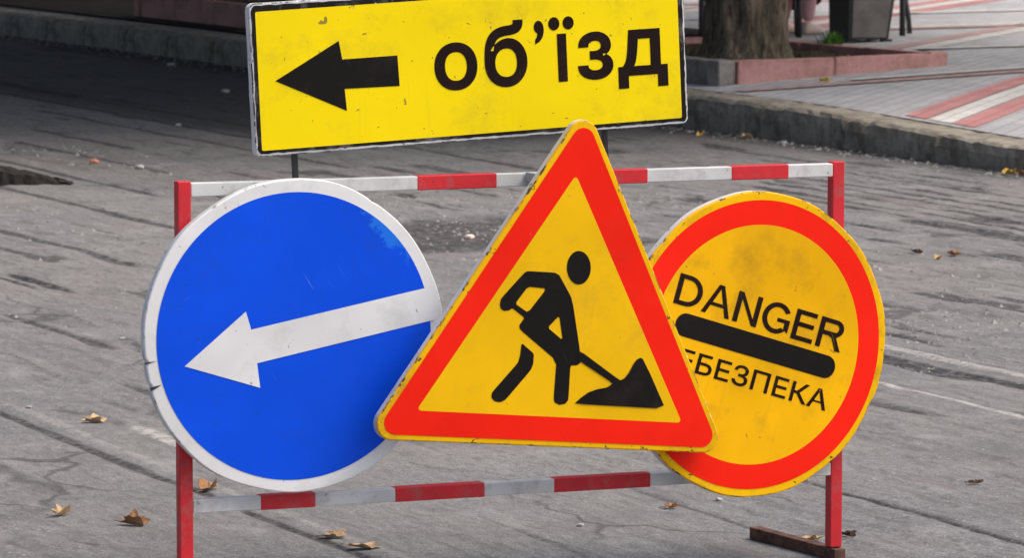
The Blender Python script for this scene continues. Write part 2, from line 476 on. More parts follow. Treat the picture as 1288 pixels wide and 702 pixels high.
# ------------------------------------------------------------------ carriageway
def road_height(U, Vv):
    h = 0.006 * (vnoise(U / 2.6, Vv / 1.1, 1) - 0.5)
    m = sstep(0.40, 0.66, vnoise(U / 3.0 + 9, Vv / 0.75, 2))         # planed zones
    near = sstep(4.55, 4.15, Vv) * sstep(-12, -9, U)                  # the strip behind the barrier is rougher
    rough = np.clip(m * 0.75 + near * 0.55, 0, 1)
    h += rough * 0.007 * (vnoise(U / 0.7, Vv / 0.055, 3) - 0.5)
    h += rough * 0.006 * (vnoise(U / 0.35, Vv / 0.05, 4) - 0.5)
    h += 0.004 * (vnoise(U / 0.12, Vv / 0.06, 5) - 0.5)
    h += (0.0015 + 0.006 * rough) * (vnoise(U / 0.07, Vv / 0.025, 7) - 0.5)
    sc = sstep(0.78, 0.88, vnoise(U / 0.75 + 4, Vv / 0.09, 6)) * rough
    h -= 0.008 * sc
    return h, sc, rough

u0, u1, v0, v1 = -13.0, 20.0, 0.0, 9.6
nu, nv = 640, 960
Ua = np.linspace(u0, u1, nu); Va = np.linspace(v0, v1, nv)
UU, VV = np.meshgrid(Ua, Va, indexing='ij')
HH, SC, RG = road_height(UU, VV)
wob = 0.05 * (vnoise(UU / 0.5, VV / 0.3, 11) - 0.5)
RAG = 0.6 * vnoise(UU / 0.30, VV / 0.03, 12) + 0.4 * vnoise(UU / 0.09, VV / 0.02, 13)
tar = 0.8 * sstep(0.35, 0.6, SC * (0.6 + 0.8 * RAG))
dust = np.zeros_like(HH)
def seam(vc, ua, ub, wid, depth, tr, ds=0.0):
    global HH, tar, dust
    k = np.exp(-((VV - vc - wob * 0.6) / wid) ** 2) * sstep(ua, ua + 0.4, UU) * sstep(ub, ub - 0.4, UU)
    HH = HH - 0.45 * depth * k
    kk = sstep(0.38, 0.62, k * (0.72 + 0.7 * RAG))          # ragged, crisp edges
    tar = np.maximum(tar, tr * kk); dust = np.maximum(dust, ds * kk)
seam(7.38, -15, -6.3, 0.022, 0.012, 0.9)
seam(7.31, -15, -6.3, 0.02, -0.006, 0.0, 0.3)
seam(5.87, -15, -7.6, 0.014, 0.010, 0.95)
seam(6.35, -15, -8.6, 0.012, 0.008, 0.6)
seam(6.9, -15, -9.0, 0.012, 0.008, 0.5)
seam(4.73, -10.5, -6.4, 0.016, -0.006, 0.0, 1.0)
seam(7.12, -8.1, -7.0, 0.035, -0.006, 0.0, 0.9)
seam(4.36, -8.2, -5.6, 0.05, 0.012, 1.0)
seam(4.42, -7.4, -6.4, 0.05, 0.012, 1.0)
seam(4.23, -8.0, -6.0, 0.03, -0.008, 0.0, 0.8)
seam(4.05, -6.6, -5.2, 0.03, 0.012, 0.8)
seam(3.93, -6.4, -4.9, 0.02, 0.012, 0.7)
seam(3.30, -7.5, -4.6, 0.028, 0.012, 0.9)
seam(3.12, -6.0, -4.9, 0.03, 0.010, 0.8)
seam(3.62, -5.5, -4.2, 0.025, 0.010, 0.7)
seam(2.85, -6.5, -2.5, 0.010, 0.006, 0.6)
for i, vv in enumerate((0.80, 1.02, 1.16, 1.30, 1.44, 1.62, 1.74)):
    seam(vv, -6 + 0.2 * i, 1.5 - 0.3 * i, 0.020 + 0.006 * (i % 3), 0.012, 0.85)
seam(1.83, -6, -1.9, 0.075, 0.012, 0.95)
for vv, a, b in ((2.62, 2.5, 9.5), (2.95, 1.5, 7), (3.5, 3.2, 5.4), (2.3, 3, 11), (2.1, 0.5, 4), (3.9, 1.5, 4.5), (4.4, 0.2, 3.5), (4.9, -1.5, 2.5), (5.6, -3, 0)):
    seam(vv, a, b, 0.035, 0.012, 0.85)
# smoother dark patch of bitumen behind the barrier
pu = sstep(-2.75, -2.5, UU + wob * 3) * sstep(-1.1, -1.4, UU + wob * 3)
pv = sstep(3.2, 3.35, VV + wob) * sstep(4.75, 4.5, VV + wob)
HH = HH - 0.012 * pu * pv
tar = np.maximum(tar, 0.85 * pu * pv)
# ragged crack near the left side
seam(6.12, -3.75, -2.6, 0.04, 0.03, 1.0)
seam(6.20, -3.6, -2.5, 0.02, 0.02, 0.9)
# tree shade up the street, painted into the asphalt as a dark tone
painted_shade = sstep(0.9, 4.6, UU) * sstep(2.95, 2.45, VV + wob * 2) * 1.0
painted_shade = np.maximum(painted_shade, 0.5 * sstep(-1.0, 3.5, UU) * sstep(5.5, 3.6, VV))
# dark, slightly sunken line at the kerb foot
gut = sstep(0.42, 0.08, VV + wob * 1.5)
tar = np.maximum(tar, 0.8 * gut); HH = HH - 0.008 * gut
edge = np.minimum.reduce([sstep(u0, u0 + 0.6, UU), sstep(u1, u1 - 0.6, UU), sstep(v1, v1 - 0.6, VV)])
HH = HH * edge + (edge - 1) * 0.05
nvts = nu * nv
co = np.empty((nvts, 3), np.float32)
co[:, 0] = UU.ravel(); co[:, 1] = VV.ravel(); co[:, 2] = HH.ravel()
idx = np.arange(nvts, dtype=np.int32).reshape(nu, nv)
quads = np.stack([idx[:-1, :-1], idx[1:, :-1], idx[1:, 1:], idx[:-1, 1:]], axis=-1).reshape(-1, 4)
me = bpy.data.meshes.new('road')
me.vertices.add(nvts); me.vertices.foreach_set('co', co.ravel())
nq = len(quads)
me.loops.add(nq * 4); me.loops.foreach_set('vertex_index', quads.ravel())
me.polygons.add(nq)
me.polygons.foreach_set('loop_start', np.arange(0, nq * 4, 4, dtype=np.int32))
me.polygons.foreach_set('use_smooth', np.ones(nq, dtype=bool))
me.update(calc_edges=True)
for nm, arr in (('tar', tar), ('dust', dust), ('painted_shade', painted_shade), ('coarse', RG)):
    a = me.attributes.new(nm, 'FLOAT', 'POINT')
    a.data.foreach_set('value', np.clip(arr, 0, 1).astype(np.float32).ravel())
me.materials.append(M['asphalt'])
road = bpy.data.objects.new('road', me)
road.location = K; road.rotation_euler = SROT
link(road); tag(road, 'worn grey planed asphalt carriageway', kind='structure')

def road_z(x, y):
    u, v = to_uv(x, y)
    i = int(round((u - u0) / (u1 - u0) * (nu - 1))); j = int(round((v - v0) / (v1 - v0) * (nv - 1)))
    if 0 <= i < nu and 0 <= j < nv: return float(HH[i, j])
    return 0.0

g = mesh_obj('ground', [(-900, 0.05, -0.04), (900, 0.05, -0.04), (900, 900, -0.04), (-900, 900, -0.04)], [(0, 1, 2, 3)], M['asphalt_plain'])
g.location = K; g.rotation_euler = SROT
tag(g, 'asphalt ground sheet reaching to the horizon', kind='structure')

# ------------------------------------------------------------------ pavement
def grid_surface(name, us, vlist, zoff, mat):
    V, Fc = [], []
    for u in us:
        for v in vlist: V.append((u, v, walk_z(u, v) + zoff))
    m_ = len(vlist)
    for i in range(len(us) - 1):
        for j in range(m_ - 1):
            Fc.append((i * m_ + j, i * m_ + j + 1, (i + 1) * m_ + j + 1, (i + 1) * m_ + j))
    o = mesh_obj(name, V, Fc, mat); o.location = K; o.rotation_euler = SROT
    return o
us = [-60, -20] + [-8 + 0.4 * i for i in range(60)] + [20, 30, 60, 200, 700]
o = grid_surface('pavement', us, [-700, -200, -60, -20, -10, -6, -4, -3, -2.5, -2, -1.5, -1, -0.6, -0.27], 0.0, M['pave_grey'])
tag(o, 'grey block paved pavement', kind='structure')

vg = grid_surface('shade_strip', [8.6 + 0.6 * i for i in range(40)], [-2.7, -2.2, -1.7, -1.2, -0.8, -0.3], 0.02, M['soil'])  # soil-coloured sheet that paints tree shade onto the pavement
tag(vg, 'dark strip imitating tree shade on the pavement along the kerb', kind='structure')
def band(c_or_u, width, kind, mat, a0, a1, zo=0.004):
    # kind 'd': diagonal line u + v = c (runs to +u,-v); kind 'p': across the pavement at u = c
    V, Fc = [], []
    nn = 40
    for i in range(nn + 1):
        t = a0 + (a1 - a0) * i / nn
        for s in (-0.5, 0.5):
            if kind == 'd':
                q = c_or_u + s * width * 1.41421
                u, v = q + t, -t
            else:
                u, v = c_or_u + s * width, -t
            V.append((u, v, walk_z(u, v) + zo))
    for i in range(nn): Fc.append((2 * i, 2 * i + 1, 2 * i + 3, 2 * i + 2))
    o = mesh_obj('paving_band', V, Fc, mat); o.location = K; o.rotation_euler = SROT
    return tag(o, kind='structure')
for c in (-3.6, 1.12, 5.84, 10.56):
    band(c - 0.26, 0.17, 'd', M['pave_red'], 0.32, 14)
    band(c, 0.17, 'd', M['pave_white'], 0.32, 14)
    band(c + 0.26, 0.17, 'd', M['pave_red'], 0.32, 14)
for c in (3.4, 8.1):
    band(c, 0.16, 'd', M['pave_white'], 1.6, 14)
    band(c + 0.24, 0.14, 'd', M['pave_pink'], 1.6, 14)
for c, mt in ((3.85, 'pave_pink'), (8.6, 'pave_pink'), (13.3, 'pave_pink')):
    band(c, 0.16, 'p', M[mt], 0.34, 14, 0.008)
for c, mt in ((4.05, 'pave_white'), (6.1, 'pave_white'), (8.8, 'pave_white'), (10.8, 'pave_white')):
    band(c, 0.14, 'p', M[mt], 1.2 if c < 5 else 2.75, 14, 0.012)

# kerb stones
kerb = empty('kerb', K, SROT)
tag(kerb, 'row of weathered concrete kerb stones between road and pavement', kind='structure')
rk = random.Random(3)
def kerb_stone_mesh(u_a, u_b):
    L = u_b - u_a
    nseg = 14
    prof = [(-0.0, -0.10), (0.0, 0.0), (0.003, 0.55), (-0.006, 0.88), (-0.028, 0.975), (-0.055, 1.0), (-0.14, 1.0), (-0.24, 1.0), (-0.275, 0.97), (-0.28, 0.55)]
    V, Fc = [], []
    m_ = len(prof)
    chips = [(rk.random() * L, rk.uniform(0.04, 0.09), rk.uniform(0.005, 0.016)) for _ in range(rk.randint(1, 4))]
    for i in range(nseg + 1):
        x = L * i / nseg
        endr = 0.012 if i in (0, nseg) else 0.0
        hh = kerb_h(u_a + x)
        for j, (pv_, pz) in enumerate(prof):
            z = pz * hh; v = pv_
            if 2 <= j <= 8:
                v += rk.uniform(-0.005, 0.005); z += rk.uniform(-0.004, 0.004)
            if 3 <= j <= 5:
                for cx, cw, cd in chips:
                    k = max(0, 1 - abs(x - cx) / cw)
                    z -= cd * k; v -= cd * 0.7 * k
                z -= endr; v -= endr
            if j >= 6: z -= endr * 0.6
            V.append((x - L / 2, v, z))
    for i in range(nseg):
        for j in range(m_ - 1):
            Fc.append((i * m_ + j, (i + 1) * m_ + j, (i + 1) * m_ + j + 1, i * m_ + j + 1))
    Fc.append(tuple(range(m_))); Fc.append(tuple(nseg * m_ + j for j in range(m_ - 1, -1, -1)))
    return V, Fc
u = -9.0
while u < 26:
    L = rk.uniform(0.96, 1.02)
    V, Fc = kerb_stone_mesh(u, u + L - 0.012)
    ks = mesh_obj('kerb_stone', V, Fc, M['kerb'], kerb, smooth=False)
    ks.location = (u + L / 2, rk.uniform(-0.006, 0.006), 0)
    ks.rotation_euler = (rk.uniform(-0.012, 0.012), 0, rk.uniform(-0.004, 0.004))
    u += L

# ------------------------------------------------------------------ planters and trees
def rock_block(name, L, wv, h, mat, parent, seed=0, jit=0.004):
    bm = bmesh.new()
    bm_box(bm, -L / 2, L / 2, -wv / 2, wv / 2, 0, h, 0.009)
    r = random.Random(seed)
    for v in bm.verts:
        v.co += Vector((r.uniform(-jit, jit), r.uniform(-jit, jit), r.uniform(-jit, jit)))
    return bm_obj(name, bm, mat, parent)

def planter(uA, uB, vA, vB, ztop, label, first=True, skew=0.0):
    root = empty('tree_planter', street(uA, vA, walk_z(uA, vA)), SROT)
    tag(root, label, 'planter', 'tree planters along the kerb')
    base = Vector((uA, vA, walk_z(uA, vA)))
    th = 0.10
    corners = [(uA, vA), (uA + skew, vB), (uB, vB), (uB, vA)]
    k = 0
    for e in range(4):
        a = Vector((*corners[e], 0)); b = Vector((*corners[(e + 1) % 4], 0))
        L = (b - a).length; d = (b - a) / L
        nst = max(2, int(round(L / 0.9)))
        if e == 3 and first: nst = 4
        for i in range(nst):
            p0 = a + d * (L * i / nst + (0.10 if i == 0 else 0.006)); p1 = a + d * (L * (i + 1) / nst - (0.006 if i < nst - 1 else 0.0))
            mid = (p0 + p1) / 2
            zb = min(walk_z(p0.x, p0.y), walk_z(p1.x, p1.y)) - 0.03
            st = rock_block('edging_stone', (p1 - p0).length, th, ztop - zb + random.uniform(-0.004, 0.004),
                            M['pink_stone'] if (e in (0, 1, 2) or not first) else M['grey_stone'], root, k)
            st.location = (mid.x - base.x, mid.y - base.y, zb - base.z)
            st.rotation_euler = (0, 0, math.atan2(d.y, d.x) + random.uniform(-0.006, 0.006))
            k += 1
        cpost = rock_block('corner_stone', 0.12, 0.12, ztop + 0.008 - walk_z(a.x, a.y) + 0.03, M['grey_stone'] if e == 0 else M['pink_stone'], root, k + 50)
        cpost.location = (a.x - base.x, a.y - base.y, walk_z(a.x, a.y) - 0.03 - base.z)
        cpost.rotation_euler = (0, 0, math.atan2(d.y, d.x))
    # soil with a little relief
    V, Fc = [], []
    nn = 26
    for i in range(nn + 1):
        for j in range(nn + 1):
            s, t = i / nn, j / nn
            u_ = (uA + skew * t) * (1 - s) + uB * s; v_ = vA * (1 - t) + vB * t
            hz = ztop - 0.055 + 0.035 * (float(vnoise(np.float64(u_ * 3 + 50), np.float64(v_ * 3 + 50), 21)) - 0.5) \
                 + 0.03 * (float(vnoise(np.float64(u_ * 9 + 50), np.float64(v_ * 9 + 50), 22)) - 0.5)
            V.append((u_ - base.x, v_ - base.y, hz - base.z))
    for i in range(nn):
        for j in range(nn):
            Fc.append((i * (nn + 1) + j, i * (nn + 1) + j + 1, (i + 1) * (nn + 1) + j + 1, (i + 1) * (nn + 1) + j))
    mesh_obj('soil', V, Fc, M['soil'], root, True)
    return root

ZT1 = 0.342
planter(4.40, 7.30, -0.50, -2.14, ZT1, 'low planter edged with pink stone round the bare tree trunk', skew=0.35)
planter(12.3, 15.0, -0.55, -2.45, 0.40, 'planter edged with pink stone in deep shade up the street', first=False)

def tree(u, v, zb, label, seed, r0=0.27, height=9.5):
    r = random.Random(seed)
    p = street(u, v, zb)
    root = empty('street_tree', p)
    tag(root, label, 'tree', 'street trees in planters')
    # trunk with flared, furrowed foot
    V, Fc = [], []
    seg, rows = 64, 46
    Hh = 3.4
    for i in range(rows):
        t = (i / (rows - 1)) ** 1.5
        z = t * Hh - 0.12
        rr = r0 * (1 - 0.38 * t) + 0.045 * math.exp(-max(z, 0) / 0.10) + 0.012 * math.exp(-max(z, 0) / 0.5)
        for k in range(seg):
            th = 2 * math.pi * k / seg
            nz = float(vnoise(np.float64(k * 0.62 + 3 * math.sin(z * 2)), np.float64(z * 3.0 + 40), seed)) - 0.5
            lob = 0.05 * math.sin(th * 3 + 1) * math.exp(-max(z, 0) / 0.2) + 0.015 * math.sin(th * 5 + seed)
            q = rr * (1 + lob) + 0.06 * nz + 0.02 * (float(vnoise(np.float64(k * 1.9), np.float64(z * 9.0 + 40), seed + 1)) - 0.5)
            V.append((q * math.cos(th) + 0.08 * t, q * math.sin(th) + 0.05 * t, z))
    for i in range(rows - 1):
        for k in range(seg):
            k2 = (k + 1) % seg
            Fc.append((i * seg + k, i * seg + k2, (i + 1) * seg + k2, (i + 1) * seg + k))
    Fc.append(tuple((rows - 1) * seg + k for k in range(seg)))
    tr = mesh_obj('trunk', V, Fc, M['bark'], root, True)
    tips = []
    for b in range(7):
        a = b * 2 * math.pi / 7 + r.uniform(-0.3, 0.3)
        l = r.uniform(2.4, 3.6); up = r.uniform(1.6, 4.2)
        pts = [(0.08, 0.05, 3.0 + 0.05 * b)]
        for k in range(1, 6):
            s = k / 5
            pts.append((math.cos(a) * l * s ** 0.9 + r.uniform(-.1, .1), math.sin(a) * l * s ** 0.9 + r.uniform(-.1, .1), 3.1 + up * s + r.uniform(-.08, .08)))
        tube('limb', pts, [0.13 - 0.02 * k for k in range(6)], M['bark'], tr, 8)
        tips += [Vector(pts[3]), Vector(pts[4]), Vector(pts[5])]
    # crown: leaf clumps around the limb ends
    V, Fc = [], []
    for c in range(420):
        if c < len(tips): cen = tips[c]
        else:
            th = r.uniform(0, 2 * math.pi); rad = 4.9 * math.sqrt(r.random())
            zz = r.uniform(2.9, height)
            kk = math.sqrt(max(0.05, 1 - ((zz - 5.2) / 4.6) ** 2))
            cen = Vector((math.cos(th) * rad * kk, math.sin(th) * rad * kk, zz))
        for _ in range(44):
            d = Vector((r.gauss(0, 1), r.gauss(0, 1), r.gauss(0, 0.7))) * 0.36
            q = cen + d
            ax = Vector((r.gauss(0, 1), r.gauss(0, 1), r.gauss(0, 0.5))).normalized()
            bx = ax.cross(Vector((r.gauss(0, 1), r.gauss(0, 1), r.gauss(0, 1)))).normalized()
            s = r.uniform(0.09, 0.16)
            i0 = len(V)
            V += [q - ax * s, q + bx * s * 0.6, q + ax * s * 1.1, q - bx * s * 0.6]
            Fc.append((i0, i0 + 1, i0 + 2, i0 + 3))
    mesh_obj('crown', V, Fc, M['foliage'], root)
    return root
def tree_copy(src, u, v, zb, label, rz):
    c = src.copy(); COL.objects.link(c)
    c.location = street(u, v, zb); c.rotation_euler = (0, 0, rz); c['label'] = label
    for ch in src.children:
        q = ch.copy(); COL.objects.link(q); q.parent = c
        for g_ in ch.children:
            w_ = g_.copy(); COL.objects.link(w_); w_.parent = q
    return c
tree(5.62, -1.27, ZT1 - 0.05, 'thick furrowed tree trunk in the planter beside the litter bin', 5, 0.245)
t2 = tree(13.7, -1.5, 0.36, 'shade tree in the second planter up the street', 6, 0.27)
tree_copy(t2, 21.5, -1.5, 0.30, 'shade tree up the street beyond the second planter', 1.9)
tree_copy(t2, 29.5, -1.5, 0.30, 'shade tree farthest up the street by the kerb', 4.1)
tree_copy(t2, 9.6, -1.6, 0.22, 'unseen tree added for shade midway between the two planters', 3.0)  # added to deepen the shade, hidden behind the detour plate
for i, (u_, v_, lab) in enumerate(((1.5, 13.4, 'first unseen tree added along the opposite kerb for shade'), (8.5, 13.0, 'second unseen tree added along the opposite kerb for shade'),
                                   (15.5, 13.2, 'third unseen tree added along the opposite kerb for shade'), (23.0, 13.0, 'last unseen tree added along the opposite kerb for shade'))):
    tree_copy(t2, u_, v_, 0.0, lab, 0.7 + 1.3 * i)  # unseen trees added to block sky light from the left

# plants in the first planter
def tuft(x, y, z, hgt, nblade, spread, mat, label, seed, wid=0.008):
    r = random.Random(seed)
    V, Fc = [], []
    for _ in range(nblade):
        a = r.uniform(0, 2 * math.pi); l = hgt * r.uniform(0.5, 1.1); sp = spread * r.uniform(0.2, 1)
        bx, by = r.gauss(0, spread * 0.35), r.gauss(0, spread * 0.35)
        pa = Vector((-math.sin(a), math.cos(a), 0)) * wid * r.uniform(0.6, 1.3)
        i0 = len(V)
        for k in range(4):
            s = k / 3
            c = Vector((bx + math.cos(a) * sp * s ** 1.6, by + math.sin(a) * sp * s ** 1.6, l * (s - 0.25 * s * s)))
            ww = (1 - s * 0.85)
            V += [c - pa * ww, c + pa * ww]
        for k in range(3): Fc.append((i0 + 2 * k, i0 + 2 * k + 1, i0 + 2 * k + 3, i0 + 2 * k + 2))
    o = mesh_obj('grass_tuft', V, Fc, mat, loc=(x, y, z))
    return tag(o, label, 'grass', 'weeds in the planter')
def uvxy(u, v):
    p = street(u, v); return p.x, p.y
tx, ty = 2.06, 28.35
tuft(tx, ty, 0.285, 0.17, 110, 0.075, M['grass'], 'bright green grass tuft by the litter bin', 1, 0.010)
tuft(1.22, 26.85, 0.275, 0.09, 50, 0.12, M['weeds'], 'dull green weeds at the foot of the tree trunk', 2)
tuft(1.78, 27.45, 0.275, 0.06, 60, 0.14, M['weeds'], 'low dry weeds between the tree trunk and the bright tuft', 3)
r = random.Random(12)
V, Fc = [], []
for _ in range(900):
    u_ = r.uniform(4.85, 7.1); v_ = r.uniform(-1.95, -0.66)
    p = street(u_, v_, 0.29)
    if (Vector((p.x, p.y, 0)) - street(5.62, -1.27)).length < 0.3: continue
    a = r.uniform(0, 6.28); l = r.uniform(0.01, 0.035); wd = 0.006
    i0 = len(V)
    V += [p + Vector((math.cos(a) * wd, math.sin(a) * wd, 0)), p - Vector((math.cos(a) * wd, math.sin(a) * wd, 0)), p + Vector((r.uniform(-.03, .03), r.uniform(-.03, .03), l))]
    Fc.append((i0, i0 + 1, i0 + 2))
tag(mesh_obj('ground_cover', V, Fc, M['weeds']), 'sparse low weeds over the planter soil', 'weeds', kind='stuff')

# ------------------------------------------------------------------ barrier frame (in its own coordinates: x along, z up, -y faces traffic)
PHI = RAD(22)
O0 = Vector((0.74149, 10.04317, 0.0))
ex = Vector((math.cos(PHI), math.sin(PHI), 0)); en = Vector((math.sin(PHI), -math.cos(PHI), 0))
def fpos(cx, cz, off): return O0 + ex * cx + en * off + Vector((0, 0, cz))
bar = empty('barrier_frame', O0, (0, 0, PHI))
tag(bar, 'red and white painted square tube barrier frame carrying the round and triangular signs', 'barrier')
XL, XR, T = -1.566, 0.0, 0.015
ZTOP, ZBOT = 0.9055, 0.213
for px in (XL, XR):
    po = box('post', px - T, px + T, -T, T, 0.03, ZTOP + T + 0.002, M['frame_red'], bar, 0.0025)
    ft = box('foot', px - T, px + T, -0.03, 0.35, 0.0, 0.028, M['rusty'], bar, 0.002)
    if px == XR:
        ft.rotation_euler = (0, 0, RAD(6))
def rail(z, bands, tt=0.0148):
    rl = box('rail', XL + T, XR - T, -tt, tt, z - tt, z + tt, M['frame_white'], bar, 0.002)
    for a, b in bands:
        box('painted_band', a, b, -tt - 0.0012, tt + 0.0012, z - tt - 0.0012, z + tt + 0.0012, M['frame_red'], rl, 0.002)
rail(ZTOP - 0.002, [(-1.030, -0.842), (-0.690, -0.477), (-0.270, -0.127)])
rail(ZBOT, [(-1.397, -1.270), (-1.084, -0.871), (-0.704, -0.468), (-0.27, -0.10)])

# ---- sheet metal sign bodies
def plate(name, outline, depth, mat, flange, parent, bev=0.004, lip=0.012, edge_m=None):
    """outline: CCW list of (x, z) seen from the front; front face at y = 0, folded edge to y = depth"""
    nO = len(outline)
    def inset(k):
        out = []
        for i in range(nO):
            a = Vector(outline[i - 1]); b = Vector(outline[i]); c = Vector(outline[(i + 1) % nO])
            e1 = (b - a).normalized(); e2 = (c - b).normalized()
            n1 = Vector((-e1.y, e1.x)); n2 = Vector((-e2.y, e2.x))
            m_ = (n1 + n2)
            m_ = m_ / max(0.35, m_.length_squared / 2) if m_.length > 1e-6 else n1
            m_ = m_ / 1.0
            out.append(b + m_ * k * 0.5 * (2 / max(1e-6, 1)) * 0.5)
        return out
    rings = [(inset(bev), 0.0), (inset(bev * 0.35), bev * 0.18), (inset(0), bev), (inset(0), depth), (inset(lip), depth), (inset(lip), depth - 0.004)]
    V = []
    for rg, y in rings: V += [(p[0], y, p[1]) for p in rg]
    Fc = [tuple(range(nO))]
    mi = [0]
    edge_m = edge_m or mat
    for q in range(len(rings) - 1):
        for i in range(nO):
            j = (i + 1) % nO
            Fc.append((q * nO + i, (q + 1) * nO + i, (q + 1) * nO + j, q * nO + j)); mi.append(2 if q < 2 else 1)
    Fc.append(tuple((len(rings) - 1) * nO + i for i in range(nO - 1, -1, -1))); mi.append(1)
    o = mesh_obj(name, V, Fc, mat, parent)
    o.data.materials.append(flange)
    o.data.materials.append(edge_m)
    o.data.polygons.foreach_set('material_index', mi)
    return o

def flat(name, loops, y, mat, parent):
    """flat print: outer loop + hole loops"""
    pts3 = [[Vector((p[0], p[1], 0)) for p in lp] for lp in loops]
    tris = tessellate_polygon(pts3)
    allp = [p for lp in loops for p in lp]
    V = [(p[0], y, p[1]) for p in allp]
    Fc = []
    for t in tris:
        a, b, c = (Vector(allp[i]) for i in t)
        ar = (b - a).x * (c - a).y - (b - a).y * (c - a).x
        Fc.append(t if ar > 0 else (t[0], t[2], t[1]))
    return mesh_obj(name, V, Fc, mat, parent)

def ring_loop(rad, n=120, cx=0, cz=0, f=None):
    return [(cx + (rad + (f(2 * math.pi * i / n) if f else 0)) * math.cos(2 * math.pi * i / n), cz + (rad + (f(2 * math.pi * i / n) if f else 0)) * math.sin(2 * math.pi * i / n)) for i in range(n)]

def round_poly(pts, r, n=8):
    out = []
    m_ = len(pts)
    for i in range(m_):
        a, b, c = Vector(pts[i - 1]), Vector(pts[i]), Vector(pts[(i + 1) % m_])
        d1 = (a - b).normalized(); d2 = (c - b).normalized()
        half = math.acos(max(-1, min(1, d1.dot(d2)))) / 2
        t = r / math.tan(half)
        cen = b + (d1 + d2).normalized() * (r / math.sin(half))
        p0 = b + d1 * t; p1 = b + d2 * t
        a0 = math.atan2(p0.y - cen.y, p0.x - cen.x); a1 = math.atan2(p1.y - cen.y, p1.x - cen.x)
        dl = (a1 - a0 + math.pi) % (2 * math.pi) - math.pi
        for k in range(n + 1):
            th = a0 + dl * k / n
            out.append((cen.x + r * math.cos(th), cen.y + r * math.sin(th)))
    return out

def smooth_loop(pts, it=2, k=0.78):
    for _ in range(it):
        q = []
        for i in range(len(pts)):
            a = pts[i]; b = pts[(i + 1) % len(pts)]
            j = 1 - k; q.append((a[0] * k + b[0] * j, a[1] * k + b[1] * j)); q.append((a[0] * j + b[0] * k, a[1] * j + b[1] * k))
        pts = q
    return pts

# ---- lettering from the built-in font
def glyph_mesh(text, bold=0.0, space=1.0):
    cu = bpy.data.curves.new('lettering', 'FONT')
    cu.body = text; cu.size = 1.0; cu.offset = bold; cu.space_character = space
    cu.resolution_u = 6
    ob = bpy.data.objects.new('lettering_source', cu)
    COL.objects.link(ob)
    dg = bpy.context.evaluated_depsgraph_get(); dg.update()
    me_ = ob.evaluated_get(dg).to_mesh()
    V = [tuple(v.co) for v in me_.vertices]; Fc = [tuple(p.vertices) for p in me_.polygons]
    ob.evaluated_get(dg).to_mesh_clear()
    bpy.data.objects.remove(ob); bpy.data.curves.remove(cu)
    return V, Fc

def fit_glyphs(items, y, mat, parent, name='lettering'):
    """items: (text, xmin, xmax, zmin, zmax, bold) each stretched into its box"""
    AV, AF = [], []
    for text, x0, x1, z0, z1, bold in items:
        V, Fc = glyph_mesh(text, bold)
        xs = [v[0] for v in V]; ys = [v[1] for v in V]
        a, b, c, d = min(xs), max(xs), min(ys), max(ys)
        i0 = len(AV)
        AV += [(x0 + (v[0] - a) / (b - a) * (x1 - x0), y, z0 + (v[1] - c) / (d - c) * (z1 - z0)) for v in V]
        AF += [tuple(i0 + i for i in f) for f in Fc]
    return mesh_obj(name, AV, AF, mat, parent)

def sign_root(name, cx, cz, off, roll, yaw=22.0):
    return empty(name, fpos(cx, cz, off), (0, -RAD(roll), RAD(yaw)))
E1, E2, E3 = -0.0008, -0.0016, -0.0024

# ---- yellow detour plate
y_ = sign_root('detour_sign', -0.9036, 1.159, 0.02, 2.7)
tag(y_, 'yellow rectangular detour plate with black left arrow and black lettering above the barrier', 'road sign')
# geometry is placed about the centre of the plate
hx0, hx1, hz0, hz1 = -0.509, 0.517, -0.164, 0.168
ol = round_poly([(hx0, hz0), (hx1, hz0), (hx1, hz1), (hx0, hz1)], 0.014, 5)
rr_ = random.Random(4)
dense = []
for i in range(len(ol)):
    a = Vector(ol[i]); b = Vector(ol[(i + 1) % len(ol)])
    k = max(1, int((b - a).length / 0.03))
    for q in range(k):
        p = a.lerp(b, q / k)
        dense.append((p.x + rr_.uniform(-.0005, .0005), p.y + rr_.uniform(-.0005, .0005)))
plate('panel', dense, 0.026, M['flange'], M['flange'], y_, edge_m=M['edge_black'])
bi = round_poly([(hx0 + .0045, hz0 + .006), (hx1 - .005, hz0 + .006), (hx1 - .005, hz1 - .005), (hx0 + .0045, hz1 - .005)], 0.010, 5)
yi = round_poly([(-0.4955, -0.1515), (0.501, -0.1500), (0.501, 0.1535), (-0.4955, 0.150)], 0.004, 3)
def jag(lp, amp, step, seed):
    r = random.Random(seed); out = []
    for i in range(len(lp)):
        a = Vector(lp[i]); b = Vector(lp[(i + 1) % len(lp)])
        k = max(1, int((b - a).length / step))
        for q in range(k):
            p = a.lerp(b, q / k)
            out.append((p.x + r.uniform(-amp, amp), p.y + r.uniform(-amp, amp)))
    return out
flat('black_border', [jag(bi, 0.0012, 0.012, 1), list(reversed(yi))], E1, M['black_border'], y_)
flat('yellow_face', [yi], E1, M['yellow_plate'], y_)
Z = -0.008
flat('arrow', [[(-0.4572, 0.006 + Z), (-0.2964, -0.0700 + Z), (-0.2995, -0.0218 + Z), (-0.1715, -0.0241 + Z), (-0.1735, 0.0430 + Z), (-0.3017, 0.0426 + Z), (-0.3078, 0.0835 + Z)]], E2, M['black_sheet'], y_)
bz = -0.043 + Z
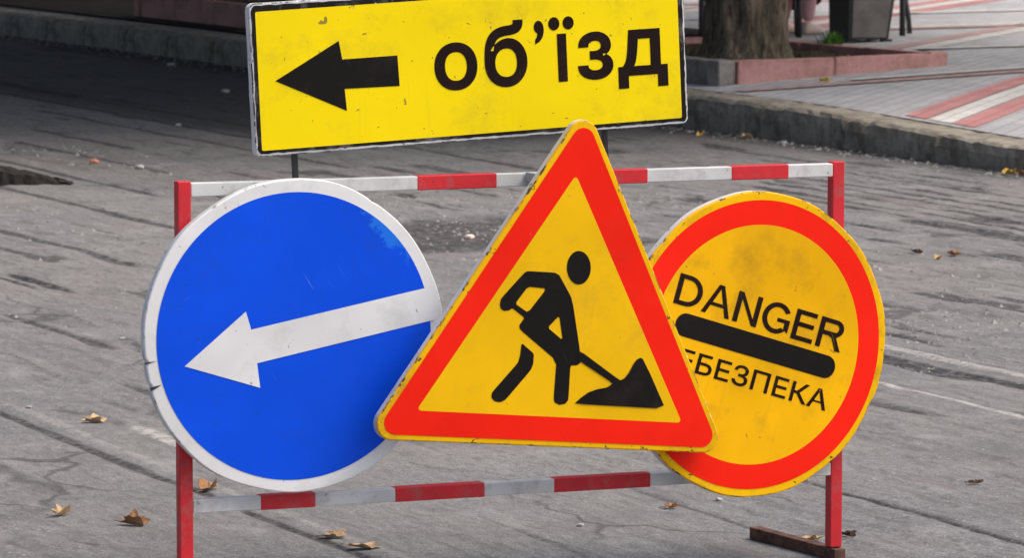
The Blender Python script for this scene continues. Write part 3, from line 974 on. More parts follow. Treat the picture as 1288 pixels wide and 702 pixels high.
fit_glyphs([('о', -0.0882, 0.0131, bz, 0.0628 + Z, 0.022), ('б', 0.0306, 0.1324, bz - .001, 0.1034 + Z, 0.022), ('’', 0.1510, 0.1745, 0.046 + Z, 0.098 + Z, 0.02),
            ('ї', 0.1858, 0.2470, bz + .002, 0.1035 + Z, 0.022), ('з', 0.2530, 0.3387, bz + .001, 0.0655 + Z, 0.022), ('д', 0.3500, 0.4710, -0.0668 + Z, 0.0637 + Z, 0.020)], E2, M['black_print'], y_)
for cx in (-1.3145, -0.58):
    a = math.cos(RAD(2.7)); lx = (cx + 0.9036)
    # upright from the top rail to behind the plate; lives in the plate's own coordinates
    zlo = (ZTOP + 0.0135 - 1.159) - lx * 0.047 ; 
    up = box('support_rod', lx - 0.006 , lx + 0.006, 0.0265, 0.0385, zlo, 0.10, M['dark_steel'], y_, 0.001)
    up.location = (0, 0, 0)
    up.rotation_euler = (0, 0, 0)
    for bz_ in (0.06, -0.10):
        bm = bmesh.new(); bmesh.ops.create_cone(bm, cap_ends=True, segments=6, radius1=0.006, radius2=0.006, depth=0.012, matrix=Matrix.Translation((lx, 0.044, bz_)) @ Matrix.Rotation(RAD(90), 4, 'X'))
        bm_obj('bolt', bm, M['galv'], up)

# ---- blue direction disc
bl = sign_root('direction_sign', -1.327, 0.580, 0.047, 0.0)
tag(bl, 'round blue sign with white rim and white arrow pointing left', 'road sign')
RB = 0.3435
def dent(th):
    d = 0.0
    dg = math.degrees(th) % 360
    d -= 0.0045 * math.exp(-((dg - 196.5) / 1.2) ** 2)         # torn notches in the rim on the left
    d -= 0.0050 * math.exp(-((dg - 187.3) / 0.9) ** 2)
    d -= 0.002 * math.exp(-((dg - 58) / 1.5) ** 2)
    d += 0.0015 * math.sin(th * 5 + 1) + 0.001 * math.sin(th * 11)
    return d
blp = plate('panel', ring_loop(RB, 360, f=dent), 0.024, M['white_sheet'], M['flange'], bl, bev=0.006, edge_m=M['edge_white'])
flat('blue_face', [ring_loop(0.3150, 160)], E1, M['blue_sheet'], bl)
flat('arrow', [[(-0.2523, -0.0543), (-0.0812, -0.1089), (-0.0880, -0.0548), (0.3250, 0.0235), (0.3120, 0.0962), (-0.1010, 0.0190), (-0.1128, 0.0589)]], E2, M['white_sheet'], bl)
# two dark tears across the rim
for a_, w_ in ((187.3, 0.0035), (196.8, 0.006)):
    t = RAD(a_); cs, sn = math.cos(t), math.sin(t)
    tn = (-sn, cs)
    flat('rim_tear', [[(cs * 0.317, sn * 0.317), (cs * 0.345 + tn[0] * w_, sn * 0.345 + tn[1] * w_), (cs * 0.345 - tn[0] * w_ * .5, sn * 0.345 - tn[1] * w_ * .5)]][0:1], E2, M['dark_steel'], bl)
box('mounting_bracket', -0.07, 0.07, 0.0205, 0.0315, 0.295, 0.318, M['galv'], bl, 0.001)

# ---- DANGER disc
dr = sign_root('danger_sign', -0.235, 0.517, 0.075, -17.3, 28.0)
tag(dr, 'round yellow sign with red ring and black bar reading DANGER', 'road sign')
RD = 0.347
def dent2(th):
    return 0.0014 * math.sin(th * 4) + 0.001 * math.sin(th * 13 + 2) - 0.004 * math.exp(-((math.degrees(th) % 360 - 350) / 2) ** 2)
plate('panel', ring_loop(RD, 240, f=dent2), 0.024, M['yellow_disc_edge'], M['flange'], dr, bev=0.006, edge_m=M['edge_yellow'])
flat('red_ring', [ring_loop(0.3290, 140), list(reversed(ring_loop(0.2730, 140)))], E1, M['red_sheet'], dr)
flat('yellow_face', [ring_loop(0.2730, 140)], E1, M['yellow_disc'], dr)
bt = 0.0262
barl = [(0.194 + bt * math.cos(a), -0.0024 + bt * math.sin(a)) for a in [RAD(-90 + 180 * i / 14) for i in range(15)]] + \
       [(-0.194 - bt * math.cos(a), -0.0024 + bt * math.sin(a)) for a in [RAD(90 - 180 * i / 14) for i in range(15)]]
flat('bar', [barl], E2, M['black_sheet'], dr)
def arc(cx, cz, rx, rz, a0, a1, n=18):
    return [(cx + rx * math.cos(RAD(a0 + (a1 - a0) * i / n)), cz + rz * math.sin(RAD(a0 + (a1 - a0) * i / n))) for i in range(n + 1)]
SW = 0.162                                  # stroke width in cap heights
def sans_capital(ch):
    """outline loops of a plain sans capital, cap height 1; returns (loops list, width)"""
    w_ = SW
    if ch == 'D':
        W = 0.84
        o = [(0, 0), (0.36, 0)] + arc(0.36, 0.5, W - 0.36, 0.5, -90, 90) + [(0, 1)]
        i = [(w_, w_ * .9), (w_, 1 - w_ * .9)] + arc(0.36, 0.5, W - 0.36 - w_, 0.5 - w_ * .9, 90, -90)
        return [[o, i]], W
    if ch == 'A':
        W = 0.94; m_ = W / 2
        o = [(0, 0), (0.15, 0), (0.255, 0.29), (W - 0.255, 0.29), (W - 0.15, 0), (W, 0), (m_ + 0.085, 1), (m_ - 0.085, 1)]
        return [[o, [(m_, 0.87), (W - 0.300, 0.40), (0.300, 0.40)]]], W
    if ch == 'N':
        W = 0.80
        return [[[(0, 0), (w_, 0), (w_, 0.78), (W - w_, 0), (W, 0), (W, 1), (W - w_, 1), (W - w_, 0.22), (w_, 1), (0, 1)]]], W
    if ch == 'G':
        W = 0.92; c = 0.47
        o = arc(c, 0.5, 0.47, 0.51, 32, 318, 34) + [(W, 0.10), (W, 0.52), (0.50, 0.52), (0.50, 0.40), (W - w_, 0.40), (W - w_, 0.185)]
        i = arc(c, 0.5, 0.47 - w_, 0.51 - w_ * .92, 312, 34, 34)
        return [[o + i]], W
    if ch == 'E':
        W = 0.72; b = w_ * .9
        return [[[(0, 0), (W, 0), (W, b), (w_, b), (w_, 0.455), (W - .05, 0.455), (W - .05, 0.455 + b), (w_, 0.455 + b), (w_, 1 - b), (W - .02, 1 - b), (W - .02, 1), (0, 1)]]], W
    if ch == 'R':
        W = 0.86; b = w_ * .9
        o = [(0, 0), (w_, 0), (w_, 0.44), (0.36, 0.44), (0.47, 0.39), (0.68, 0), (W, 0), (0.62, 0.42)] + arc(0.54, 0.72, 0.27, 0.28, -62, 90, 14) + [(0, 1)]
        i = [(w_, 0.44 + b), (w_, 1 - b)] + arc(0.54, 0.72, 0.27 - w_, 0.28 - b, 90, -90, 12)
        return [[o, i]], W
def drawn_word(word, gaps, x0, x1, z0, z1, y, mat, parent):
    items = []; x = 0
    for k, ch in enumerate(word):
        lp, W = sans_capital(ch)
        items.append((x, lp)); x += W + (gaps[k] if k < len(gaps) else 0)
    sx, sz = (x1 - x0) / x, (z1 - z0)
    V, Fc = [], []
    for xo, shapes in items:
        for loops in shapes:
            lp2 = [[(x0 + (xo + p[0]) * sx, z0 + p[1] * sz) for p in l_] for l_ in loops]
            allp = [p for l_ in lp2 for p in l_]
            i0 = len(V)
            V += [(p[0], y, p[1]) for p in allp]
            for t in tessellate_polygon([[Vector((p[0], p[1], 0)) for p in l_] for l_ in lp2]):
                a, b, c = (Vector(allp[i]) for i in t)
                ar = (b - a).x * (c - a).y - (b - a).y * (c - a).x
                if abs(ar) < 1e-12: continue
                t = t if ar > 0 else (t[0], t[2], t[1])
                Fc.append(tuple(i0 + i for i in t))
    return mesh_obj('lettering', V, Fc, mat, parent)
drawn_word('DANGER', (0.07, 0.10, 0.11, 0.13, 0.12), -0.240, 0.2215, 0.0375, 0.1070, E2, M['black_print'], dr)
full, _ = glyph_mesh('НЕБЕЗПЕКА'); part, _ = glyph_mesh('БЕЗПЕКА')
wf = max(v[0] for v in full) - min(v[0] for v in full); wp = max(v[0] for v in part) - min(v[0] for v in part)
fit_glyphs([('НЕБЕЗПЕКА', 0.224 - 0.362 * wf / wp, 0.224, -0.1005, -0.0530, 0.010)], E2, M['black_print'], dr)
br = box('mounting_bracket', 0.195, 0.255, 0.0205, 0.0405, -0.1, 0.2, M['galv'], dr, 0.001)

# ---- roadworks triangle
tr_ = sign_root('roadworks_sign', -0.738, 0.560, 0.145, -5.4)
tag(tr_, 'triangular yellow roadworks sign with red border and digging worker', 'road sign')
def tri(cx, zc, R, r, n=8):
    return round_poly([(cx + R * math.cos(RAD(a)), zc + R * math.sin(RAD(a))) for a in (90, 210, 330)], r, n)
def inset_tri(P, k):
    out = []
    for i in range(3):
        a, b, c = Vector(P[i - 1]), Vector(P[i]), Vector(P[(i + 1) % 3])
        d1 = (a - b).normalized(); d2 = (c - b).normalized()
        half = math.acos(d1.dot(d2)) / 2
        out.append(tuple(b + (d1 + d2).normalized() * (k / math.sin(half))))
    return out
TRI_OUT = [(0.0085, 0.5212), (-0.4461, -0.2429), (0.4245, -0.2391)]
plate('panel', round_poly(TRI_OUT, 0.036, 10), 0.024, M['yellow_tri_edge'], M['flange'], tr_, bev=0.006, edge_m=M['edge_yellow'])
inn = [(-0.0030, 0.3630), (-0.3300, -0.1745), (0.3060, -0.1735)]
inn = round_poly(inn, 0.006, 3)
redo = round_poly(inset_tri(TRI_OUT, 0.0130), 0.027, 8)
flat('red_border', [redo, list(reversed(inn))], E1, M['red_sheet'], tr_)
flat('yellow_face', [inn], E1, M['yellow_tri'], tr_)
body = [(-0.1565, 0.0671), (-0.1551, 0.0809), (-0.105, 0.1411), (-0.0973, 0.1447), (-0.0345, 0.1452), (-0.0219, 0.1402), (0.0111, 0.0932), (0.0186, 0.0716), (0.0403, -0.0121), (0.0437, -0.0264), (0.0487, -0.0431), (0.0468, -0.0514), (0.0391, -0.0568), (0.0236, -0.0582), (0.0261, -0.1342), (0.0202, -0.1433), (0.0056, -0.1465), (-0.0057, -0.142), (-0.0092, -0.134), (-0.0105, -0.0492), (-0.1032, 0.015), (-0.1067, 0.0242), (-0.0956, 0.0417), (-0.1264, 0.0613), (-0.1339, 0.0559), (-0.1458, 0.054), (-0.1537, 0.0592)]
h1 = [(-0.094, 0.1105), (-0.0493, 0.1087), (-0.0886, 0.0533), (-0.1206, 0.0716)]
h2 = [(-0.0134, 0.0511), (0.0, -0.0034), (-0.0384, 0.0228)]
leg = [(-0.0971, -0.0141), (-0.0659, -0.0363), (-0.0652, -0.0582), (-0.0693, -0.0722), (-0.1234, -0.1411), (-0.1349, -0.1473), (-0.1485, -0.146), (-0.1573, -0.1377), (-0.157, -0.1264), (-0.1016, -0.0581), (-0.0979, -0.041)]
pile = [(0.0405, -0.1424), (0.0562, -0.1278), (0.0721, -0.1157), (0.0918, -0.1078), (0.1153, -0.1029), (0.1301, -0.0927), (0.035, -0.0419), (0.0428, -0.0239), (0.1459, -0.0857), (0.1563, -0.0801), (0.1666, -0.0657), (0.1751, -0.0463), (0.1824, -0.0364), (0.1909, -0.0322), (0.1968, -0.0357), (0.2187, -0.0695), (0.262, -0.1436)]
sl = lambda p: smooth_loop(p, 1, 0.90)
pic = flat('worker_pictogram', [sl(body), sl(h1), sl(h2)], E2, M['black_sheet'], tr_)
flat('head', [[(0.0231 + 0.0285 * math.cos(a) - 0.004 * math.sin(a), 0.1591 + 0.0370 * math.sin(a) + 0.002 * math.cos(a)) for a in [2 * math.pi * i / 40 for i in range(40)]]], E2, M['black_sheet'], pic)
flat('rear_leg', [sl(leg)], E2, M['black_sheet'], pic)
flat('shovel_and_pile', [smooth_loop(pile, 1, 0.9)], E3, M['black_sheet'], pic)
# two standoff brackets behind the triangle reach the top rail
for lx in (-0.06, 0.04):
    box('mounting_bracket', lx - 0.010, lx + 0.010, 0.021, 0.128, 0.335, 0.355, M['galv'], tr_, 0.001)

# ------------------------------------------------------------------ bench, bin and seated person beyond the planter
BX, BY, BROT = 1.945, 30.45, RAD(12)
bz0 = 0.292
bench = empty('park_bench', (BX, BY, bz0), (0, 0, BROT))
tag(bench, 'park bench on black metal legs behind the tree planter', 'bench')
n = N('bench_wood'); M['bench_wood'] = n.done(n.mix(n.noise(12, 5, 0.6, n.mapping(scale=(1, 12, 12))), (0.16, 0.085, 0.04), (0.30, 0.17, 0.085)), 0.6)
for i in range(5):
    box('seat_slat', -0.85, 0.85, -0.20 + i * 0.095, -0.115 + i * 0.095, 0.435, 0.465, M['bench_wood'], bench, 0.004)
for i in range(4):
    sl_ = box('back_slat', -0.85, 0.85, -0.013, 0.013, 0, 0.085, M['bench_wood'], bench, 0.004)
    sl_.location = (0, -0.235 - 0.03 * i, 0.52 + 0.105 * i); sl_.rotation_euler = (RAD(15), 0, 0)
for k, lx in enumerate((-0.71, -0.02, 0.72)):
    tube('leg', [(lx, -0.215, 0.0), (lx, -0.215, 0.2), (lx, -0.21, 0.44), (lx, -0.27, 0.7), (lx, -0.345, 0.93)], 0.021, M['dark_steel'], bench, 10)
    sgn = (-1, 0.45, 1)[k]
    tube('leg', [(lx + sgn * 0.15, 0.10, 0.0), (lx + sgn * 0.14, 0.10, 0.12), (lx + sgn * 0.115, 0.10, 0.25), (lx + sgn * 0.055, 0.08, 0.36), (lx, 0.05, 0.425)], 0.011 if k == 1 else 0.019, M['dark_steel'], bench, 10)
    box('crossbar', lx - 0.018, lx + 0.018, -0.20, 0.26, 0.415, 0.435, M['dark_steel'], bench, 0.003)

n = N('bin_metal')
M['bin_metal'] = n.done(n.mix(n.ramp(n.noise(7, 5, 0.6), 0.3, 0.7), (0.10, 0.088, 0.078), (0.19, 0.17, 0.15)), 0.6, n.bump(n.noise(20, 3), 0.1, 0.01), 0.4)
n = N('bin_black'); M['bin_black'] = n.done(n.mix(n.noise(9, 4), (0.010, 0.013, 0.012), (0.028, 0.032, 0.030)), 0.45)
lb = empty('litter_bin', (2.335, 29.66, 0.270), (0, 0, RAD(20)))
tag(lb, 'dark tapered metal litter bin behind the tree planter', 'bin')
def hexa(name, bot, top, z0, z1, mat, bev=0.006):
    """bot/top: (x0, x1, y0, y1) footprints"""
    bm = bmesh.new()
    V = [bm.verts.new((x, y, z)) for (x0, x1, y0, y1), z in ((bot, z0), (top, z1)) for x, y in ((x0, y0), (x1, y0), (x1, y1), (x0, y1))]
    for f in ((3, 2, 1, 0), (4, 5, 6, 7), (0, 1, 5, 4), (1, 2, 6, 5), (2, 3, 7, 6), (3, 0, 4, 7)): bm.faces.new([V[i] for i in f])
    if bev: bmesh.ops.bevel(bm, geom=bm.edges[:], offset=bev, segments=2, affect='EDGES')
    return bm_obj(name, bm, mat, lb)
hexa('body', (-0.150, 0.150, -0.155, 0.150), (-0.150, 0.235, -0.190, 0.190), 0.04, 0.66, M['bin_black'])
hexa('front_panel', (-0.120, 0.130, -0.1615, -0.1575), (-0.120, 0.205, -0.1955, -0.1915), 0.055, 0.64, M['bin_metal'], 0)
hexa('rim', (-0.160, 0.245, -0.200, 0.200), (-0.162, 0.248, -0.203, 0.203), 0.66, 0.69, M['bin_black'])
for sx in (-0.11, 0.15):
    for sy in (-0.11, 0.11):
        box('foot', sx - 0.035, sx + 0.035, sy - 0.03, sy + 0.03, 0.0, 0.042, M['bin_black'], lb, 0.004)

# seated person: skinned skeleton, looking away to the right
n = N('trousers_pink'); M['trousers'] = n.done(n.mix(n.noise(14, 4), (0.66, 0.36, 0.37), (0.76, 0.46, 0.46)), 0.85, n.bump(n.noise(18, 3), 0.4, 0.02), 0.2)
n = N('coat_maroon'); M['coat'] = n.done(n.mix(n.noise(14, 4), (0.15, 0.012, 0.03), (0.26, 0.03, 0.055)), 0.85, n.bump(n.noise(14, 3), 0.4, 0.02), 0.2)
n = N('skin'); M['skin'] = n.done(n.mix(n.noise(20, 3), (0.55, 0.32, 0.22), (0.62, 0.38, 0.27)), 0.5)
n = N('hair'); M['hair'] = n.done(n.mix(n.noise(40, 3), (0.05, 0.03, 0.02), (0.11, 0.07, 0.04)), 0.6)
n = N('shoe_beige'); M['shoe'] = n.done(n.mix(n.noise(25, 3), (0.66, 0.50, 0.40), (0.78, 0.62, 0.52)), 0.55)

def skin_mesh(name, joints, edges, mats, parent, sub=2, root=0):
    me_ = bpy.data.meshes.new(name)
    me_.from_pydata([j[0] for j in joints], edges, [])
    o = bpy.data.objects.new(name, me_)
    COL.objects.link(o)
    sk = o.modifiers.new('skin', 'SKIN'); sk.use_smooth_shade = True
    sv = me_.skin_vertices[0].data
    for i, j in enumerate(joints):
        sv[i].radius = (j[1], j[2] if len(j) > 2 else j[1]); sv[i].use_root = (i == root)
    s = o.modifiers.new('sub', 'SUBSURF'); s.levels = sub; s.render_levels = sub
    dg = bpy.context.evaluated_depsgraph_get(); dg.update()
    m2 = bpy.data.meshes.new_from_object(o.evaluated_get(dg))
    bpy.data.objects.remove(o)
    m2.name = name; m2.materials.clear()
    for m_ in mats: m2.materials.append(m_)
    o2 = bpy.data.objects.new(name, m2)
    m2.polygons.foreach_set('use_smooth', [True] * len(m2.polygons))
    return link(o2, parent)

PX, PY = 1.735, 30.45
person = empty('person', (PX, PY, bz0), (0, 0, RAD(-38)))     # local +y is where the person faces
tag(person, 'person in pink trousers and maroon coat sitting on the bench', 'person')
# pelvis height above ground 0.54
J = [((0, -0.02, 0.55), 0.125, 0.105),      # 0 pelvis
     ((0, -0.04, 0.70), 0.120, 0.095),      # 1 waist
     ((0, -0.05, 0.90), 0.140, 0.105),      # 2 chest
     ((0, -0.04, 1.03), 0.085, 0.070),      # 3 upper chest
     ((0, -0.02, 1.10), 0.050, 0.050),      # 4 neck
     ((0, 0.00, 1.17), 0.060, 0.065),       # 5 chin
     ((0, 0.01, 1.27), 0.078, 0.090),       # 6 head
     ((0, 0.00, 1.34), 0.055, 0.060),       # 7 crown
     ]
Ed = [(0, 1), (1, 2), (2, 3), (3, 4), (4, 5), (5, 6), (6, 7)]
for s in (-1, 1):
    i = len(J)
    J += [((s * 0.09, 0.06, 0.545), 0.085, 0.080), ((s * 0.095, 0.24, 0.545), 0.074, 0.072), ((s * 0.10, 0.405, 0.53), 0.058, 0.060),
          ((s * 0.10, 0.425, 0.34), 0.062, 0.064), ((s * 0.10, 0.405, 0.18), 0.056, 0.058), ((s * 0.10, 0.40, 0.085), 0.050, 0.050)]
    Ed += [(0, i), (i, i + 1), (i + 1, i + 2), (i + 2, i + 3), (i + 3, i + 4), (i + 4, i + 5)]
    k = len(J)
    J += [((s * 0.17, -0.05, 1.00), 0.058, 0.058), ((s * 0.215, -0.03, 0.86), 0.046, 0.046), ((s * 0.225, 0.04, 0.73), 0.040, 0.040), ((s * 0.16, 0.19, 0.68), 0.034, 0.034), ((s * 0.12, 0.27, 0.655), 0.026, 0.026), ((s * 0.10, 0.32, 0.645), 0.030, 0.018)]
    Ed += [(3, k), (k, k + 1), (k + 1, k + 2), (k + 2, k + 3), (k + 3, k + 4), (k + 4, k + 5)]
body_o = skin_mesh('body', J, Ed, [M['trousers'], M['coat'], M['skin']], person)
mi = []
for p in body_o.data.polygons:
    c = p.center
    arm_hand = c.y > 0.25 and c.z > 0.61 and abs(c.x) < 0.2
    if c.z > 1.085 or arm_hand: mi.append(2)
    elif c.z > 0.615: mi.append(1)
    else: mi.append(0)
body_o.data.polygons.foreach_set('material_index', mi)
for s in (-1, 1):      # fingers rooted in the palm
    for f in range(5):
        if f < 4:
            x0 = s * (0.10 + 0.030 - f * 0.020)
            pts = [((x0, 0.335, 0.647), 0.009), ((x0 - s * 0.004, 0.370 - 0.004 * abs(f - 1.5), 0.640), 0.0085), ((x0 - s * 0.006, 0.392 - 0.006 * abs(f - 1.5), 0.622), 0.0075)]
        else:
            pts = [((s * 0.075, 0.300, 0.650), 0.011), ((s * 0.052, 0.325, 0.645), 0.0095), ((s * 0.045, 0.350, 0.632), 0.008)]
        skin_mesh('finger', pts, [(0, 1), (1, 2)], [M['skin']], body_o, 1)
# hair cap, nose, ears, eyes, mouth
def blob(name, c, r_, mat, parent, seg=16):
    bm = bmesh.new(); bmesh.ops.create_uvsphere(bm, u_segments=seg, v_segments=seg // 2, radius=1.0, matrix=Matrix.Translation(c) @ Matrix.Diagonal((*r_, 1)))
    return bm_obj(name, bm, mat, parent, True)
bm = bmesh.new(); bmesh.ops.create_uvsphere(bm, u_segments=28, v_segments=18, radius=1.0)
for v in bm.verts:
    d = v.co.copy()
    k = 1.0 + 0.03 * math.sin(d.x * 9) * math.sin(d.z * 7)
    front = max(0.0, d.y) * (1.0 if d.z < 0.35 else 0.0)
    v.co = Vector((0, -0.012, 1.285)) + Vector((d.x * 0.086, d.y * (0.098 - 0.07 * front), d.z * (0.092 if d.z > 0 else 0.15))) * k
bm_obj('hair', bm, M['hair'], body_o, True)
blob('nose', (0, 0.098, 1.245), (0.011, 0.016, 0.018), M['skin'], body_o, 10)
blob('mouth', (0, 0.082, 1.205), (0.020, 0.008, 0.006), M['coat'], body_o, 10)
for s in (-1, 1):
    blob('ear', (s * 0.080, 0.0, 1.25), (0.010, 0.018, 0.028), M['skin'], body_o, 10)
    blob('eye', (s * 0.030, 0.085, 1.268), (0.012, 0.008, 0.007), M['hair'], body_o, 10)
# long coat skirt hanging over thighs and the back edge of the seat
V, Fc = [], []
seg = 40; rows = 7
for i in range(rows):
    t = i / (rows - 1)
    for k in range(seg):
        th = 2 * math.pi * k / seg
        fold = 1 + 0.05 * t * math.sin(th * 9 + 1)
        rx = (0.135 + 0.07 * t) * fold; ry = (0.125 + 0.12 * t) * fold
        y = -0.03 + 0.13 * t + ry * math.sin(th)
        z = 0.72 - 0.135 * t
        if t > 0.8: z -= (0.10 if math.sin(th) > 0.3 else 0.02) * (t - 0.8) / 0.2
        V.append((rx * math.cos(th), y, z))
for i in range(rows - 1):
    for k in range(seg):
        k2 = (k + 1) % seg
        Fc.append((i * seg + k, i * seg + k2, (i + 1) * seg + k2, (i + 1) * seg + k))
co_ = mesh_obj('coat_skirt', V, Fc, M['coat'], body_o, True)
so = co_.modifiers.new('thick', 'SOLIDIFY'); so.thickness = 0.008
# lap part of the coat falling over the knees on the left side
V, Fc = [], []
prof = [(0.10, 0.665), (0.25, 0.655), (0.38, 0.625), (0.478, 0.56), (0.492, 0.36), (0.49, 0.15)]
for (yy, zz) in prof:
    for k in range(13):
        x = -0.21 + 0.37 * k / 12
        V.append((x, yy + 0.010 * math.sin(k * 1.9), zz + (-0.03 if k == 0 else 0) + 0.012 * math.sin(k * 1.1) + (0.006 * k if zz < 0.3 else 0)))
for i in range(len(prof) - 1):
    for k in range(12):
        Fc.append((i * 13 + k, i * 13 + k + 1, (i + 1) * 13 + k + 1, (i + 1) * 13 + k))
lp_ = mesh_obj('coat_front', V, Fc, M['coat'], body_o, True)
so = lp_.modifiers.new('thick', 'SOLIDIFY'); so.thickness = 0.008
def shoe(s):
    V, Fc = [], []
    secs = [(-0.075, 0.030, 0.070), (-0.055, 0.042, 0.095), (0.0, 0.044, 0.095), (0.05, 0.045, 0.075), (0.11, 0.048, 0.055), (0.155, 0.042, 0.042), (0.180, 0.024, 0.030)]
    m_ = 12
    for (y, hw, hh) in secs:
        for k in range(m_):
            th = 2 * math.pi * k / m_
            cx, cz = math.cos(th), math.sin(th)
            V.append((s * 0.10 + hw * cx, 0.41 + y, max(0.0, hh * 0.5 + hh * 0.5 * (abs(cz) ** 0.6) * (1 if cz > 0 else -1))))
    for i in range(len(secs) - 1):
        for k in range(m_):
            k2 = (k + 1) % m_
            Fc.append((i * m_ + k, i * m_ + k2, (i + 1) * m_ + k2, (i + 1) * m_ + k))
    Fc.append(tuple(range(m_ - 1, -1, -1))); Fc.append(tuple((len(secs) - 1) * m_ + k for k in range(m_)))
    o = mesh_obj('shoe', V, Fc, M['shoe'], body_o, True)
    sb = o.modifiers.new('sub', 'SUBSURF'); sb.levels = 1; sb.render_levels = 1
for s in (-1, 1): shoe(s)

# ------------------------------------------------------------------ fallen leaves, stones and grit on the road
def leaf_mesh(name, length, width, curl, seed, mat):
    """ragged dried leaf: lobed outline, crinkled, edges lifted off the ground"""
    r = random.Random(seed)
    V, Fc = [(0, 0, 0.003)], []
    nn, rings = 28, 4
    ph = [r.uniform(0, 6.28) for _ in range(5)]
    for q in range(1, rings + 1):
        rho = q / rings
        for k in range(nn):
            th = 2 * math.pi * k / nn
            lob = 0.78 + 0.16 * math.cos(5 * th + ph[0]) + 0.09 * math.sin(9 * th + ph[1]) + r.uniform(-0.05, 0.05)
            x = rho * lob * length * 0.5 * math.cos(th); y = rho * lob * width * 0.55 * math.sin(th)
            fold = curl * width * (0.38 * abs(y / (width * 0.5)) ** 1.5 + 0.22 * rho ** 2 * (0.5 + 0.5 * math.sin(2 * th + ph[2])) + 0.10 * rho * math.sin(4 * th + ph[3]))
            V.append((x, y * (1 - 0.3 * curl), 0.003 + max(0.0, fold) + 0.004 * rho * r.random()))
    for k in range(nn):
        Fc.append((0, 1 + k, 1 + (k + 1) % nn))
        for q in range(rings - 1):
            a = 1 + q * nn; b = a + nn
            Fc.append((a + k, b + k, b + (k + 1) % nn, a + (k + 1) % nn))
    o = mesh_obj(name, V, Fc, mat, None, False)
    so_ = o.modifiers.new('thick', 'SOLIDIFY'); so_.thickness = 0.0012
    tube('stalk', [(-length * 0.36, 0, 0.004), (-length * 0.52, 0.004, 0.006), (-length * 0.66, 0.012, 0.004)], 0.0012, mat, o, 5)
    return o
leaves = [
    (-1.1907, 12.4259, 0.078, 0.055, 0.55, 10, 'leaf_tan', 'curled tan dry leaf on the road behind the left post'),
    (-1.1044, 10.688, 0.062, 0.045, 0.9, 40, 'leaf_tan', 'small crumpled olive tan leaf left of the blue disc foot'),
    (-0.916, 10.5378, 0.080, 0.058, 0.85, -12, 'leaf_brown', 'cupped brown dry leaf beside the left post'),
    (-0.7753, 11.1238, 0.080, 0.060, 0.75, 70, 'leaf_brown', 'upturned orange brown leaf under the blue disc'),
    (-0.4237, 10.3557, 0.078, 0.046, 0.4, -22, 'leaf_tan', 'pale tan leaf under the lower rail touching another leaf'),
    (-0.3463, 10.1913, 0.090, 0.046, 0.35, -10, 'leaf_tan', 'flat pale tan leaf lying in front of another pale leaf'),
    (0.3964, 10.8035, 0.044, 0.034, 0.6, 25, 'leaf_brown', 'small orange brown leaf below the danger disc'),
    (0.7126, 10.32, 0.060, 0.040, 0.5, 15, 'leaf_tan', 'light leaf behind the rusty foot of the right post'),
    (0.8029, 10.3677, 0.045, 0.032, 0.6, -30, 'leaf_dark', 'dark brown leaf right of the right post'),
    (1.194, 11.2068, 0.044, 0.024, 0.5, 5, 'leaf_dark', 'blackish leaf scrap on smooth asphalt'),
    (1.7602, 17.4439, 0.075, 0.05, 0.7, 20, 'leaf_brown', 'brown leaf in the leaf litter right of the danger disc'),
    (1.6872, 17.3442, 0.065, 0.04, 0.7, 60, 'leaf_tan', 'tan leaf in the leaf litter right of the danger disc'),
    (1.62, 17.55, 0.06, 0.04, 0.7, -40, 'leaf_dark', 'dark leaf in the leaf litter right of the danger disc'),
    (2.470, 21.78, 0.090, 0.06, 0.9, 20, 'leaf_yellow', 'yellow leaf at the foot of the kerb'),
    (2.525, 21.70, 0.080, 0.05, 0.9, -35, 'leaf_brown', 'brown leaf among yellow leaves at the kerb foot'),
    (1.30, 24.35, 0.085, 0.05, 0.9, 20, 'leaf_tan', 'tan leaf in the gutter below the planter'),
    (1.05, 24.55, 0.08, 0.05, 0.9, 70, 'leaf_yellow', 'yellowish leaf in the gutter beside the tan one'),
    (1.84, 25.9, 0.09, 0.055, 0.8, 10, 'leaf_yellow', 'yellow leaf at the foot of the pink planter stones'),
]
for x, y, L, W, cu, rz, mt, lab in leaves:
    u_, v_ = to_uv(x, y)
    z = road_z(x, y) if v_ > 0 else walk_z(u_, v_) + 0.006
    o = leaf_mesh('fallen_leaf', L, W, cu, hash((int(x * 1000), int(y * 10))) % 97, M[mt])
    o.location = (x, y, z + 0.001); o.rotation_euler = (RAD(random.uniform(-8, 8)), RAD(random.uniform(-8, 8)), RAD(rz))
    tag(o, lab, 'leaf', 'fallen leaves on the street')

